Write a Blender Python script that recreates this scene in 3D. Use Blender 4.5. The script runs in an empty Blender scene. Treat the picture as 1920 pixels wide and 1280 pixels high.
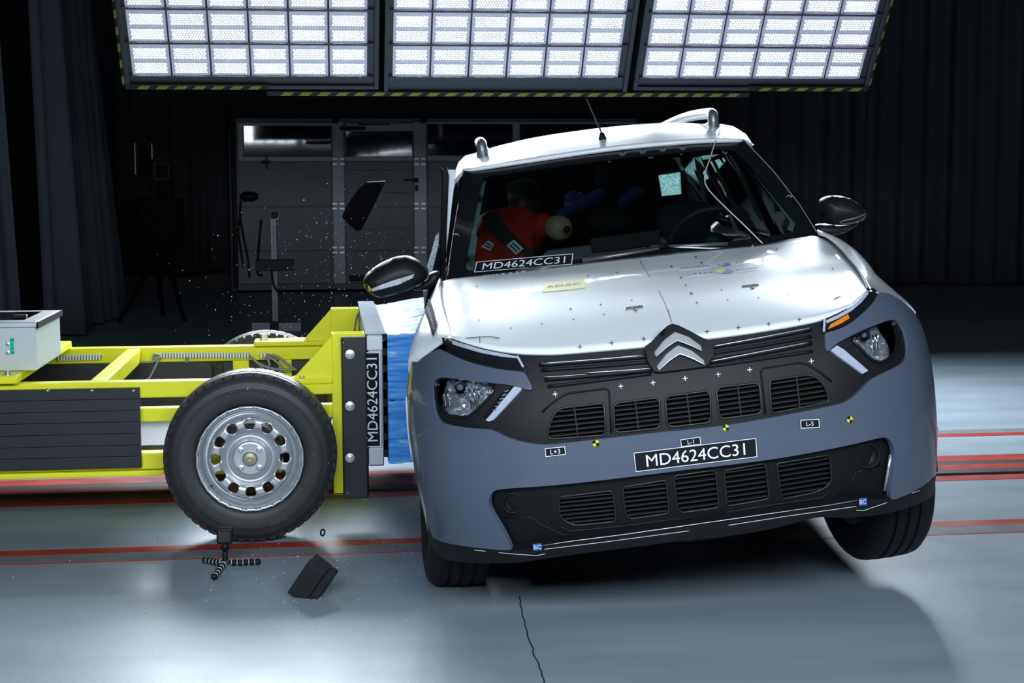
import bpy, bmesh, math, random
from mathutils import Vector, Matrix, Euler
from mathutils.bvhtree import BVHTree
from mathutils.geometry import delaunay_2d_cdt
random.seed(7)
SC = bpy.context.scene
COL = SC.collection
R = math.radians
V = Vector
# ------------------------------------------------------------------ camera
FOC = 2863.0                                   # focal length in pixels of the 1920 x 1280 frame
CAM_R = (Matrix.Rotation(R(-6.836), 3, 'Z') @ Matrix.Rotation(R(-6.133), 3, 'X') @ Matrix.Rotation(R(.201), 3, 'Y'))
CAM_O = V((0, 0, 1.4314))
cd = bpy.data.cameras.new('camera')
cd.sensor_fit = 'HORIZONTAL'; cd.sensor_width = 36.0; cd.lens = FOC * 36.0 / 1920.0
cd.clip_start = .05; cd.clip_end = 200
co = bpy.data.objects.new('camera', cd); COL.objects.link(co)
co.matrix_world = Matrix.Translation(CAM_O) @ (CAM_R @ Matrix.Rotation(R(90), 3, 'X')).to_4x4()
SC.camera = co
# ------------------------------------------------------------------ world and exposure
w = bpy.data.worlds.new('hall_ambience'); SC.world = w; w.use_nodes = True
w.node_tree.nodes['Background'].inputs[0].default_value = (.45, .6, .85, 1)
w.node_tree.nodes['Background'].inputs[1].default_value = .006
SC.view_settings.view_transform = 'Standard'; SC.view_settings.look = 'None'
SC.view_settings.gamma = 1.0; SC.view_settings.use_curve_mapping = False
SC.view_settings.exposure = 0.18
LED_BACK = 310.0        # radiance of the lamps of the light bank behind the car
LED_FRONT = 40.0       # and of the bank over the camera's side
LED_COL = (.80, .90, 1.0)
SC.cycles.max_bounces = 6; SC.cycles.diffuse_bounces = 3; SC.cycles.glossy_bounces = 3; SC.cycles.transmission_bounces = 4; SC.cycles.transparent_max_bounces = 12
SC.cycles.caustics_reflective = False; SC.cycles.caustics_refractive = False; SC.cycles.sample_clamp_indirect = 6.0
# the car's place: rolled and slightly turned by the hit
CAR_R = (Matrix.Rotation(R(-5.823), 3, 'Z') @ Matrix.Rotation(R(-.565), 3, 'X') @ Matrix.Rotation(R(-7.0), 3, 'Y'))
CAR_T = V((1.2293, 5.2267, .0039))

# ------------------------------------------------------------------ where a point of the photograph lies
def ray(px, py): return CAM_R @ V(((px - 960) / FOC, 1, (640 - py) / FOC))
def at(px, py, y):                             # point at world depth y
    r = ray(px, py); return CAM_O + r * (y / r.y)
def onfloor(px, py, z=0.0):
    r = ray(px, py); return CAM_O + r * ((z - CAM_O.z) / r.z)
_CI = CAR_R.transposed(); _CO = _CI @ (CAM_O - CAR_T)
def car(px, py, y):                            # point at depth y of the car's own frame
    r = _CI @ ray(px, py); return _CO + r * ((y - _CO.y) / r.y)

# ------------------------------------------------------------------ materials
MATS = {}
def mat(name, col, rough=.5, metal=0., noise=0., nscale=8., bump=0., bscale=60., coat=0., spec=.5, alpha=1., trans=0., emit=None, ior=1.45, rvar=0.):
    if name in MATS: return MATS[name]
    m = bpy.data.materials.new(name); m.use_nodes = True; MATS[name] = m
    nt = m.node_tree; b = nt.nodes['Principled BSDF']; L = nt.links.new
    b.inputs['Base Color'].default_value = (*col, 1); b.inputs['Roughness'].default_value = rough
    b.inputs['Metallic'].default_value = metal; b.inputs['IOR'].default_value = ior
    b.inputs['Specular IOR Level'].default_value = spec
    b.inputs['Coat Weight'].default_value = coat; b.inputs['Coat Roughness'].default_value = .04
    b.inputs['Alpha'].default_value = alpha; b.inputs['Transmission Weight'].default_value = trans
    if emit: b.inputs['Emission Color'].default_value = (*emit[0], 1); b.inputs['Emission Strength'].default_value = emit[1]
    if noise or bump or rvar:
        tc = nt.nodes.new('ShaderNodeTexCoord')
    if noise or rvar:
        n = nt.nodes.new('ShaderNodeTexNoise'); n.inputs['Scale'].default_value = nscale; n.inputs['Detail'].default_value = 6
        L(tc.outputs['Object'], n.inputs['Vector'])
    if noise:
        mx = nt.nodes.new('ShaderNodeMix'); mx.data_type = 'RGBA'
        mx.inputs['A'].default_value = (*[max(0, c * (1 - noise)) for c in col], 1)
        mx.inputs['B'].default_value = (*[min(1, c * (1 + noise)) for c in col], 1)
        L(n.outputs['Fac'], mx.inputs['Factor']); L(mx.outputs['Result'], b.inputs['Base Color'])
    if rvar:
        mr = nt.nodes.new('ShaderNodeMapRange'); mr.inputs['To Min'].default_value = max(.02, rough - rvar); mr.inputs['To Max'].default_value = min(1, rough + rvar)
        L(n.outputs['Fac'], mr.inputs['Value']); L(mr.outputs['Result'], b.inputs['Roughness'])
    if bump:
        n2 = nt.nodes.new('ShaderNodeTexNoise'); n2.inputs['Scale'].default_value = bscale; n2.inputs['Detail'].default_value = 4
        L(tc.outputs['Object'], n2.inputs['Vector'])
        bp = nt.nodes.new('ShaderNodeBump'); bp.inputs['Strength'].default_value = bump; bp.inputs['Distance'].default_value = .01
        L(n2.outputs['Fac'], bp.inputs['Height']); L(bp.outputs['Normal'], b.inputs['Normal'])
    return m
def clear_glass(name, tint, gloss=.0, dirt=.0):
    if name in MATS: return MATS[name]
    m = bpy.data.materials.new(name); m.use_nodes = True; MATS[name] = m
    nt = m.node_tree; nt.nodes.clear(); L = nt.links.new
    o = nt.nodes.new('ShaderNodeOutputMaterial'); t = nt.nodes.new('ShaderNodeBsdfTransparent'); g = nt.nodes.new('ShaderNodeBsdfGlossy')
    t.inputs[0].default_value = (*tint, 1); g.inputs['Roughness'].default_value = gloss
    fr = nt.nodes.new('ShaderNodeFresnel'); fr.inputs[0].default_value = 1.35
    mx = nt.nodes.new('ShaderNodeMixShader'); L(fr.outputs[0], mx.inputs[0]); L(t.outputs[0], mx.inputs[1]); L(g.outputs[0], mx.inputs[2])
    L(mx.outputs[0], o.inputs[0]); return m

M_WHITE = mat('white_paint', (.86, .91, .94), .35, coat=.9, noise=.02, nscale=3)
M_GREY = mat('grey_paint', (.080, .098, .142), .32, coat=.55, noise=.05, nscale=400)
M_BLK = mat('black_plastic', (.0065, .007, .0085), .5, spec=.32, bump=.12, bscale=900, noise=.2, nscale=30)
M_BLKD = mat('deep_black_plastic', (.004, .0043, .005), .55, spec=.3, noise=.2, nscale=30)
M_GLOSSBLK = mat('gloss_black', (.006, .007, .009), .12, coat=.5, noise=.1)
M_CHROME = mat('chrome', (.88, .90, .92), .20, metal=1., noise=.03)
M_SILVER = mat('silver_paint', (.56, .59, .62), .30, metal=.6, noise=.08, nscale=14, rvar=.08)
M_RUBBER = mat('tyre_rubber', (.026, .028, .031), .5, noise=.35, nscale=18, bump=.1, bscale=140)
M_YEL = mat('yellow_paint', (.90, .90, .02), .34, noise=.07, nscale=6, coat=.15, rvar=.08)
M_STEEL = mat('bare_steel', (.58, .60, .62), .35, metal=.9, noise=.12, nscale=25)
M_ALU = mat('aluminium', (.55, .58, .62), .42, metal=.8, noise=.08, nscale=12)
M_PLATE = mat('anodised_plate', (.018, .020, .027), .42, noise=.25, nscale=15, bump=.03)
M_PAPERBLK = mat('black_label', (.014, .015, .019), .7, spec=.05, noise=.15)
M_PAPERWHT = mat('white_print', (.82, .85, .88), .7, spec=.05, noise=.02)
def film_material():                            # stretched plastic film: its glints painted into the colour as pale streaks
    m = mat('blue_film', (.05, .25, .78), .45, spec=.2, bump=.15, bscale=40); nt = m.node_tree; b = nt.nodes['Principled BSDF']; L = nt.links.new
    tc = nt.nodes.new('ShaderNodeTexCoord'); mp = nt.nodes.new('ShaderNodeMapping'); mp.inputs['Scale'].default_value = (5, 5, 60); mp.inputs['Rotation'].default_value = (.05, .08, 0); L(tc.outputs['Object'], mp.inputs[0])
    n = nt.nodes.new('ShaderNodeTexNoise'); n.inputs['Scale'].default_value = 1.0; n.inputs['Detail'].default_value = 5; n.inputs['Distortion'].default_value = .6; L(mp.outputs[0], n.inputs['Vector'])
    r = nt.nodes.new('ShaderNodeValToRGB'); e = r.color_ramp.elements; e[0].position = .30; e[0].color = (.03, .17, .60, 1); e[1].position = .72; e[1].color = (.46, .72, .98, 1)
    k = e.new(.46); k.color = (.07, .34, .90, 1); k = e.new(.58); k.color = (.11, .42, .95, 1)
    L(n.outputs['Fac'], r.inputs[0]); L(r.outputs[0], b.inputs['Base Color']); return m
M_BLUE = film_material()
M_CURT = mat('curtain_cloth', (.050, .057, .072), .9, noise=.15, nscale=5, bump=.1, bscale=300)
M_WALL = mat('dark_wall', (.020, .022, .026), .8, noise=.15, nscale=2)
M_DOOR = mat('door_sheet', (.19, .20, .22), .55, noise=.08, nscale=3, bump=.05, bscale=40)
M_DOORP = mat('door_frame_metal', (.50, .53, .58), .5, noise=.06, nscale=5)
M_DARKMETAL = mat('dark_frame_metal', (.030, .032, .037), .5, metal=.3, noise=.15, nscale=8)
M_HAZ = mat('hazard_yellow', (.14, .135, .01), .6, noise=.1)
M_BOXGREY = mat('box_enamel', (.55, .60, .62), .4, noise=.03, nscale=4)
M_CABLE = mat('grey_cable', (.30, .31, .31), .5, noise=.1)
M_RED = mat('red_line_paint', (.40, .045, .03), .4, noise=.35, nscale=7, rvar=.1)
M_GROOVE = mat('groove_steel', (.035, .035, .038), .5, noise=.3, nscale=12)
M_STRIP = mat('worn_steel_strip', (.20, .215, .23), .35, noise=.25, nscale=9, rvar=.1)
M_SHARD = mat('glass_shard', (.75, .82, .88), .15, spec=.9, noise=.05)
M_TEAL = mat('green_tape', (.01, .55, .38), .5, noise=.05)

# ------------------------------------------------------------------ objects
def tag(o, label=None, cat=None, group=None, kind=None):
    if label: o['label'] = label
    if cat: o['category'] = cat
    if group: o['group'] = group
    if kind: o['kind'] = kind
    return o
def link(o, parent=None):
    COL.objects.link(o)
    if parent: o.parent = parent
    return o
def thing(name, label, cat, loc=(0, 0, 0), rot=None, group=None):
    o = bpy.data.objects.new(name, None); link(o); o.location = loc
    if rot: o.rotation_euler = rot
    o.empty_display_size = .05
    return tag(o, label, cat, group)
def obj(name, verts, faces, m, parent=None, smooth=False, bevel=0, seg=2, solid=0, soff=-1., label=None, auto=None):
    me = bpy.data.meshes.new(name)
    me.from_pydata([tuple(v) for v in verts], [], [tuple(f) for f in faces]); me.update()
    if m: me.materials.append(m)
    if smooth or auto:
        for p in me.polygons: p.use_smooth = True
    o = link(bpy.data.objects.new(name, me), parent)
    if auto: me.set_sharp_from_angle(angle=R(auto))
    if solid:
        md = o.modifiers.new('thickness', 'SOLIDIFY'); md.thickness = solid; md.offset = soff
    if bevel:
        md = o.modifiers.new('edge', 'BEVEL'); md.width = bevel; md.segments = seg; md.limit_method = 'ANGLE'; md.angle_limit = R(40)
    if label: o['label'] = label
    return o
def fix_normals(o):
    bm = bmesh.new(); bm.from_mesh(o.data); bmesh.ops.recalc_face_normals(bm, faces=bm.faces); bm.to_mesh(o.data); bm.free(); return o
BOXF = [(0, 3, 2, 1), (4, 5, 6, 7), (0, 1, 5, 4), (1, 2, 6, 5), (2, 3, 7, 6), (3, 0, 4, 7)]
def boxvf(a, b):
    (x0, y0, z0), (x1, y1, z1) = a, b
    return [(x0, y0, z0), (x1, y0, z0), (x1, y1, z0), (x0, y1, z0), (x0, y0, z1), (x1, y0, z1), (x1, y1, z1), (x0, y1, z1)], BOXF
def box(name, a, b, m, parent=None, bevel=.003, **k):
    a, b = [min(p) for p in zip(a, b)], [max(p) for p in zip(a, b)]
    v, f = boxvf(a, b); return obj(name, v, f, m, parent, bevel=bevel, **k)
class MB:                                       # collects shapes of one part
    def __init__(s): s.v = []; s.f = []
    def add(s, v, f, M=None):
        n = len(s.v); s.v += [(M @ V(p) if M else V(p)) for p in v]; s.f += [tuple(i + n for i in q) for q in f]; return s
    def box(s, a, b, M=None): return s.add(*boxvf([min(p) for p in zip(a, b)], [max(p) for p in zip(a, b)]), M)
    def build(s, name, m, parent=None, **k): return obj(name, s.v, s.f, m, parent, **k)
def prism(poly, d):                             # poly of 3-D points, pushed by vector d
    n = len(poly); d = V(d); v = [V(p) for p in poly] + [V(p) + d for p in poly]
    f = [tuple(range(n - 1, -1, -1)), tuple(range(n, 2 * n))] + [(i, (i + 1) % n, n + (i + 1) % n, n + i) for i in range(n)]
    return v, f
def tube(pts, r, n=8, closed=False, cap=True, flat=1.0, up=None):
    P = [V(p) for p in pts]; N = len(P); v = []; f = []
    rr = r if isinstance(r, (list, tuple)) else [r] * N
    prev = None
    for i in range(N):
        if closed: t = (P[(i + 1) % N] - P[i - 1])
        else: t = P[min(i + 1, N - 1)] - P[max(i - 1, 0)]
        t.normalize()
        if prev is None:
            u = V(up) if up else (V((0, 0, 1)) if abs(t.z) < .9 else V((1, 0, 0)))
        else: u = prev
        u = (u - t * u.dot(t)); u.normalize(); prev = u; w_ = t.cross(u)
        for k in range(n):
            a = 2 * math.pi * k / n
            v.append(P[i] + (u * math.cos(a) * flat + w_ * math.sin(a)) * rr[i])
    for i in range(N if closed else N - 1):
        j = (i + 1) % N
        for k in range(n): f.append((i * n + k, i * n + (k + 1) % n, j * n + (k + 1) % n, j * n + k))
    if cap and not closed: f += [tuple(range(n - 1, -1, -1)), tuple((N - 1) * n + k for k in range(n))]
    return v, f
def lathe(prof, n=48, axis='Y', M=None):        # prof: (radius, height along the axis)
    v = []; f = []; N = len(prof)
    for i in range(n):
        a = 2 * math.pi * i / n; c, s = math.cos(a), math.sin(a)
        for r_, h in prof:
            p = {'Y': (r_ * c, h, r_ * s), 'Z': (r_ * c, r_ * s, h), 'X': (h, r_ * c, r_ * s)}[axis]
            v.append(M @ V(p) if M else V(p))
    for i in range(n):
        j = (i + 1) % n
        for k in range(N - 1): f.append((i * N + k, i * N + k + 1, j * N + k + 1, j * N + k))
    return v, f
def smooth_path(pts, n=8):                      # Catmull-Rom through the points
    P = [V(p) for p in pts]; out = []
    for i in range(len(P) - 1):
        a, b, c, d = P[max(i - 1, 0)], P[i], P[i + 1], P[min(i + 2, len(P) - 1)]
        for k in range(n):
            t = k / n
            out.append(.5 * ((2 * b) + (c - a) * t + (2 * a - 5 * b + 4 * c - d) * t * t + (3 * b - a - 3 * c + d) * t ** 3))
    out.append(P[-1]); return out
def resample(pts, n):
    P = [V(p) for p in pts]; L = [0]
    for a, b in zip(P, P[1:]): L.append(L[-1] + (b - a).length)
    out = []; j = 0
    for i in range(n):
        s = L[-1] * i / (n - 1)
        while j < len(P) - 2 and L[j + 1] < s: j += 1
        d = L[j + 1] - L[j]; out.append(P[j].lerp(P[j + 1], (s - L[j]) / d if d else 0))
    return out
def loft(curves, n=40, rows=6, smooth=True):    # a surface through 3-D curves
    C = [resample(smooth_path(c) if smooth else c, n) for c in curves]
    cols = [smooth_path([c[i] for c in C], rows) for i in range(n)]
    m = len(cols[0]); v = [p for c in cols for p in c]
    f = [(i * m + k, i * m + k + 1, (i + 1) * m + k + 1, (i + 1) * m + k) for i in range(n - 1) for k in range(m - 1)]
    return v, f
def inside(p, poly):
    x, y = p; r = False; n = len(poly); j = n - 1
    for i in range(n):
        xi, yi = poly[i]; xj, yj = poly[j]
        if (yi > y) != (yj > y) and x < (xj - xi) * (y - yi) / (yj - yi) + xi: r = not r
        j = i
    return r
def area2(p): return sum(p[i][0] * p[(i + 1) % len(p)][1] - p[(i + 1) % len(p)][0] * p[i][1] for i in range(len(p))) / 2
def densify(poly, step):
    out = []
    for i, a in enumerate(poly):
        b = poly[(i + 1) % len(poly)]; d = math.hypot(b[0] - a[0], b[1] - a[1]); n = max(1, int(d / step))
        out += [(a[0] + (b[0] - a[0]) * k / n, a[1] + (b[1] - a[1]) * k / n) for k in range(n)]
    return out
def roundpoly(poly, r, n=4):                    # round the corners of a 2-D polygon
    out = []; N = len(poly)
    for i in range(N):
        a, b, c = V(poly[i - 1]).to_2d(), V(poly[i]).to_2d(), V(poly[(i + 1) % N]).to_2d()
        u, w_ = (a - b), (c - b); d = min(r, u.length * .45, w_.length * .45)
        p, q = b + u.normalized() * d, b + w_.normalized() * d
        for k in range(n + 1):
            t = k / n; z = p * (1 - t) ** 2 + b * 2 * t * (1 - t) + q * t * t; out.append((z.x, z.y))
    return out
def patch2d(outer, holes=(), step=.03, edge=.02, pts_in=None):   # triangulated 2-D region with inner points
    loops = [densify(outer, edge)] + [densify(h, edge) for h in holes]
    loops[0] = loops[0] if area2(loops[0]) > 0 else loops[0][::-1]
    loops[1:] = [l if area2(l) > 0 else l[::-1] for l in loops[1:]]
    pts = []; edges = []
    for l in loops:
        n = len(pts); pts += l; edges += [(n + i, n + (i + 1) % len(l)) for i in range(len(l))]
    xs = [p[0] for p in loops[0]]; ys = [p[1] for p in loops[0]]
    bnd = [V(p) for p in pts]
    cell = {}
    for p in pts: cell.setdefault((int(p[0] // step), int(p[1] // step)), []).append(p)
    y = min(ys) + step / 2; row = 0
    if pts_in:                                  # inner points given: keep those clear of the outlines
        pts += [p for p in pts_in if inside(p, loops[0]) and not any(inside(p, h) for h in loops[1:]) and all((q[0] - p[0]) ** 2 + (q[1] - p[1]) ** 2 > (edge * .4) ** 2 for q in bnd)]
    while y < max(ys) and not pts_in:
        x = min(xs) + (step / 2 if row % 2 else 0)
        while x < max(xs):
            if inside((x, y), loops[0]) and not any(inside((x, y), h) for h in loops[1:]):
                cx, cy = int(x // step), int(y // step)
                if all((q[0] - x) ** 2 + (q[1] - y) ** 2 > (step * .45) ** 2 for i in (-1, 0, 1) for j in (-1, 0, 1) for q in cell.get((cx + i, cy + j), ())):
                    pts.append((x, y))
            x += step
        y += step * .866; row += 1
    vv, ee, ff, *_ = delaunay_2d_cdt([V(p) for p in pts], edges, [], 0, 1e-6)
    out = []
    for t in ff:
        c = (sum(vv[i].x for i in t) / 3, sum(vv[i].y for i in t) / 3)
        if inside(c, loops[0]) and not any(inside(c, h) for h in loops[1:]): out.append(tuple(t))
    return [(p.x, p.y) for p in vv], out
def text_vf(s, size=1.0, bold=0.0):             # flat lettering, origin at its centre, in the XY plane
    cu = bpy.data.curves.new('txt', 'FONT'); cu.body = s; cu.size = size; cu.align_x = 'CENTER'; cu.align_y = 'CENTER'; cu.offset = bold; cu.resolution_u = 3
    o = bpy.data.objects.new('txt', cu); COL.objects.link(o)
    me = bpy.data.meshes.new_from_object(o.evaluated_get(bpy.context.evaluated_depsgraph_get()))
    v = [tuple(p.co) for p in me.vertices]; f = [tuple(p.vertices) for p in me.polygons]
    bpy.data.objects.remove(o); bpy.data.curves.remove(cu); bpy.data.meshes.remove(me)
    xs = [p[0] for p in v]; ys = [p[1] for p in v]; mx, my = (min(xs) + max(xs)) / 2, (min(ys) + max(ys)) / 2
    return [(p[0] - mx, p[1] - my, 0) for p in v], f, max(xs) - min(xs), max(ys) - min(ys)
def copy_tree(o, parent=None):
    c = o.copy(); COL.objects.link(c); c.parent = parent
    for ch in o.children: copy_tree(ch, c)
    return c
# ================================================================== light banks
def led_material(name, strength, sample=True):
    m = bpy.data.materials.new(name); m.use_nodes = True; nt = m.node_tree; nt.nodes.clear()
    e = nt.nodes.new('ShaderNodeEmission'); e.inputs[0].default_value = (*LED_COL, 1); e.inputs[1].default_value = strength
    o = nt.nodes.new('ShaderNodeOutputMaterial'); nt.links.new(e.outputs[0], o.inputs[0])
    if not sample: m.cycles.emission_sampling = 'NONE'
    return m
M_LEDB = led_material('led_chip_back', LED_BACK); M_LEDF = led_material('led_lens_front', LED_FRONT); M_GLOW = led_material('led_lens_glow', .55, False)
M_CELL = mat('lamp_cover_glass', (.30, .30, .36), .3, noise=.05, emit=((.62, .62, .90), .16)); M_CELL.cycles.emission_sampling = 'NONE'
BA = R(53)
def bank_matrix(O, front=False):               # local x along the bank, local y up its face, local z towards the scene
    if not front: X, Y, Z = V((1, 0, 0)), V((0, -math.cos(BA), math.sin(BA))), V((0, -math.sin(BA), -math.cos(BA)))
    else: X, Y, Z = V((-1, 0, 0)), V((0, math.cos(BA), math.sin(BA))), V((0, math.sin(BA), -math.cos(BA)))
    m = Matrix((X, Y, Z)).transposed().to_4x4(); m.translation = O; return m
PITX, PITY = .2585, .2555
NROW = 5
def led_mesh():                                # a module: glowing lens plate with five staggered rows of bright chips
    v = [(0, 0, 0), (.212, 0, 0), (.212, .08, 0), (0, .08, 0)]; f = [(0, 1, 2, 3)]; r_ = .0051
    for j in range(5):
        for i in range(11 if j % 2 else 12):
            x, y = .0088 + i * .0177 + (.0088 if j % 2 else 0), .008 + j * .016; n = len(v)
            v += [(x - r_, y, .0012), (x, y - r_, .0012), (x + r_, y, .0012), (x, y + r_, .0012)]; f.append((n, n + 1, n + 2, n + 3))
    me = bpy.data.meshes.new('led_module'); me.from_pydata(v, [], f); me.materials.append(M_GLOW); me.materials.append(M_LEDB)
    for k, p in enumerate(me.polygons): p.material_index = 0 if k == 0 else 1
    return me
ME_LED = led_mesh()
_v, _f = boxvf((0, 0, 0), (.246, .232, .012)); ME_CELL = bpy.data.meshes.new('lamp_cell'); ME_CELL.from_pydata(_v, [], _f); ME_CELL.materials.append(M_CELL)
def light_panel(M, x0, b0, label, stripes):
    w_ = PITX * 6; h_ = NROW * PITY + .06
    t = thing('light_panel', label, 'light panel'); t.matrix_world = M @ Matrix.Translation((x0, 0, 0))
    box('housing', (-.05, b0 + .03, -.12), (w_ + .02, h_ + .12, -.004), M_DARKMETAL, t, bevel=.004)
    fr = MB(); fr.box((-.075, b0, -.14), (-.045, h_ + .16, .018)); fr.box((w_ + .018, b0, -.14), (w_ + .048, h_ + .16, .018)); fr.box((-.045, b0, -.14), (w_ + .018, b0 + .03, .018))
    fr.build('frame', mat('panel_frame_metal', (.024, .026, .030), .5, metal=.3, noise=.1), t, bevel=.003)
    for r_ in range(NROW):
        box('rail', (-.04, .085 + r_ * PITY, -.004), (w_ + .01, .100 + r_ * PITY, .02), M_DARKMETAL, t, bevel=.002)
        for c in range(6):
            ce = link(bpy.data.objects.new('lamp_cell', ME_CELL), t); ce.location = (c * PITX - .018, .100 + r_ * PITY, -.003)
            for k in (0, 1):
                l = link(bpy.data.objects.new('led_module', ME_LED), ce); l.location = (.017, .016 + k * .111, .0135)
    for k, (a, b, c) in enumerate(stripes):
        obj('warning_stripe', *prism([(a - .035, b, c), (a + .035, b, c), (a + .065, b + .028, c), (a - .005, b + .028, c)], (0, 0, .003)), M_HAZ, t)
    return t
MBK = bank_matrix(V((1.2, 10.5, 2.038)))
def stripe_row(x0, x1, b, z=.02, n=None):
    n = n or max(1, int((x1 - x0) / .125)); return [(x0 + (x1 - x0) * (i + .5) / n, b, z) for i in range(n)]
L_ = light_panel(MBK, -2.445, -.005, 'leftmost of three bright LED light panels hanging above the garage door', stripe_row(-.03, .82, -.004, .02, 7) )
box('tape_backing', (-.075, -.008, .0), (.86, .034, .019), M_BLKD, L_, bevel=0)
Ce = light_panel(MBK, -.735, -.055, 'middle one of three bright LED light panels hanging above the car roof', stripe_row(-.80, 2.40, -.052, .02, 26))
box('tape_backing', (-.86, -.056, .0), (2.47, -.018, .019), M_BLKD, Ce, bevel=0)
R_ = light_panel(MBK, .98, -.005, 'rightmost of three bright LED light panels with slanted striped edge', stripe_row(.78, 1.56, -.002, .02, 6))
box('tape_backing', (.74, -.006, .0), (1.60, .036, .019), M_BLKD, R_, bevel=0)
for pn, x, s in ((L_, -.078, -1), (R_, PITX * 6 + .05, 1)):  # striped tape up the outer edges
    v, f = boxvf((x - .016, 0, -.05), (x + .016, 1.2, .0)); obj('edge_tape', v, f, M_BLKD, pn)
    for i in range(9):
        obj('warning_stripe', *prism([(x - .017, .02 + i * .125, .001), (x + .017, .04 + i * .125, .001), (x + .017, .10 + i * .125, .001), (x - .017, .08 + i * .125, .001)], (0, 0, .003)), M_HAZ, pn)
# the bank over the camera's side, seen as the reflection in the door windows
MFR = bank_matrix(V((.2, .0, 2.04)), True); NRF = 4
for k in range(3):
    t = thing('studio_light_panel', ('rightmost', 'middle one', 'leftmost')[k] + ' of the LED light panels mirrored in the garage door windows', 'light panel')
    t.matrix_world = MFR @ Matrix.Translation((-2.445 + 1.712 * k, 0, 0))
    box('housing', (-.05, -.005, -.12), (PITX * 6 + .02, NRF * PITY + .2, -.004), M_DARKMETAL, t, bevel=.004)
    me = bpy.data.meshes.new('lamp_grid'); vs = []; fs = []
    for r_ in range(NRF):
        for c in range(6):
            for q in (0, 1):
                x, y = c * PITX, .116 + r_ * PITY + q * .111; n = len(vs)
                vs += [(x, y, .01), (x + .212, y, .01), (x + .212, y + .08, .01), (x, y + .08, .01)]; fs.append((n, n + 1, n + 2, n + 3))
    me.from_pydata(vs, [], fs); me.materials.append(M_LEDF)
    link(bpy.data.objects.new('lamp_grid', me), t)

# ================================================================== the hall
def floor_material():
    m = mat('floor_coating', (.36, .41, .44), .30); nt = m.node_tree; b = nt.nodes['Principled BSDF']; L = nt.links.new
    tc = nt.nodes.new('ShaderNodeTexCoord')
    def noise(s, d=5, sc=(1, 1, 1)):
        mp = nt.nodes.new('ShaderNodeMapping'); mp.inputs['Scale'].default_value = sc; L(tc.outputs['Object'], mp.inputs[0])
        n = nt.nodes.new('ShaderNodeTexNoise'); n.inputs['Scale'].default_value = s; n.inputs['Detail'].default_value = d; L(mp.outputs[0], n.inputs['Vector']); return n.outputs['Fac']
    r = nt.nodes.new('ShaderNodeValToRGB'); r.color_ramp.elements[0].color = (.235, .29, .335, 1); r.color_ramp.elements[1].color = (.32, .385, .435, 1)
    r.color_ramp.elements[0].position = .35; r.color_ramp.elements[1].position = .7
    L(noise(1.6, 6, (.5, 1.6, 1)), r.inputs[0])
    # small dark scuffs
    s = nt.nodes.new('ShaderNodeValToRGB'); s.color_ramp.elements[0].position = .735; s.color_ramp.elements[0].color = (1, 1, 1, 1); s.color_ramp.elements[1].position = .77; s.color_ramp.elements[1].color = (.35, .36, .38, 1)
    L(noise(9, 3, (.6, 1, 1)), s.inputs[0])
    mx = nt.nodes.new('ShaderNodeMix'); mx.data_type = 'RGBA'; mx.blend_type = 'MULTIPLY'; mx.inputs['Factor'].default_value = 1
    L(r.outputs[0], mx.inputs['A']); L(s.outputs[0], mx.inputs['B']); L(mx.outputs['Result'], b.inputs['Base Color'])
    mr = nt.nodes.new('ShaderNodeMapRange'); mr.inputs['To Min'].default_value = .30; mr.inputs['To Max'].default_value = .48; L(noise(5, 8), mr.inputs['Value']); L(mr.outputs[0], b.inputs['Roughness'])
    bp = nt.nodes.new('ShaderNodeBump'); bp.inputs['Strength'].default_value = .12; bp.inputs['Distance'].default_value = .004; L(noise(160, 3), bp.inputs['Height']); L(bp.outputs[0], b.inputs['Normal'])
    b.inputs['Specular IOR Level'].default_value = .42
    return m
M_FLOOR = floor_material()
XL, XR, YN, YF, ZC = -9, 13, -6, 19.62, 6.5
floor = tag(box('floor', (XL, YN, -.1), (XR, YF, 0), M_FLOOR, bevel=0), kind='structure')
tag(box('ceiling', (XL, YN, ZC), (XR, YF, ZC + .1), M_WALL, bevel=0), kind='structure')
tag(box('wall_back', (XL, YF, 0), (XR, YF + .15, ZC), M_WALL, bevel=0), kind='structure')
tag(box('wall_left', (XL - .15, YN, 0), (XL, YF, ZC), M_WALL, bevel=0), kind='structure')
tag(box('wall_right', (XR, YN, 0), (XR + .15, YF, ZC), M_WALL, bevel=0), kind='structure')
def strip(name, y0, y1, z, m): return box(name, (XL, y0, -.02), (XR, y1, z), m, floor, bevel=0)
strip('track_line', 5.895, 5.985, .0015, M_RED); strip('worn_strip', 5.77, 5.893, .0015, M_STRIP)
strip('track_line', 5.755, 5.768, .0015, M_RED)
strip('track_line', 7.265, 7.42, .0015, M_RED); strip('rail_groove', 7.18, 7.262, .001, M_GROOVE)
strip('track_line', 7.015, 7.178, .0015, M_RED); strip('cable_rail', 6.925, 7.012, .012, M_GROOVE)
strip('track_line', 6.80, 6.922, .0015, M_RED)
strip('worn_strip', 8.06, 8.19, .0015, M_STRIP); strip('track_line', 7.97, 8.058, .0015, M_RED)
# crack in the coating towards the camera
cr = [onfloor(*p) for p in [(975, 1118), (978, 1140), (986, 1172), (996, 1208), (1006, 1238), (1015, 1262), (1024, 1290), (1040, 1350)]]
cr = [p + V((random.uniform(-.004, .004), 0, 0)) for p in smooth_path(cr, 4)]
obj('floor_crack', *loft([[p + V((-.0022, 0, .0012)) for p in cr], [p + V((.0022, 0, .0012)) for p in cr]], n=40, rows=1), M_GROOVE, floor)

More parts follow.
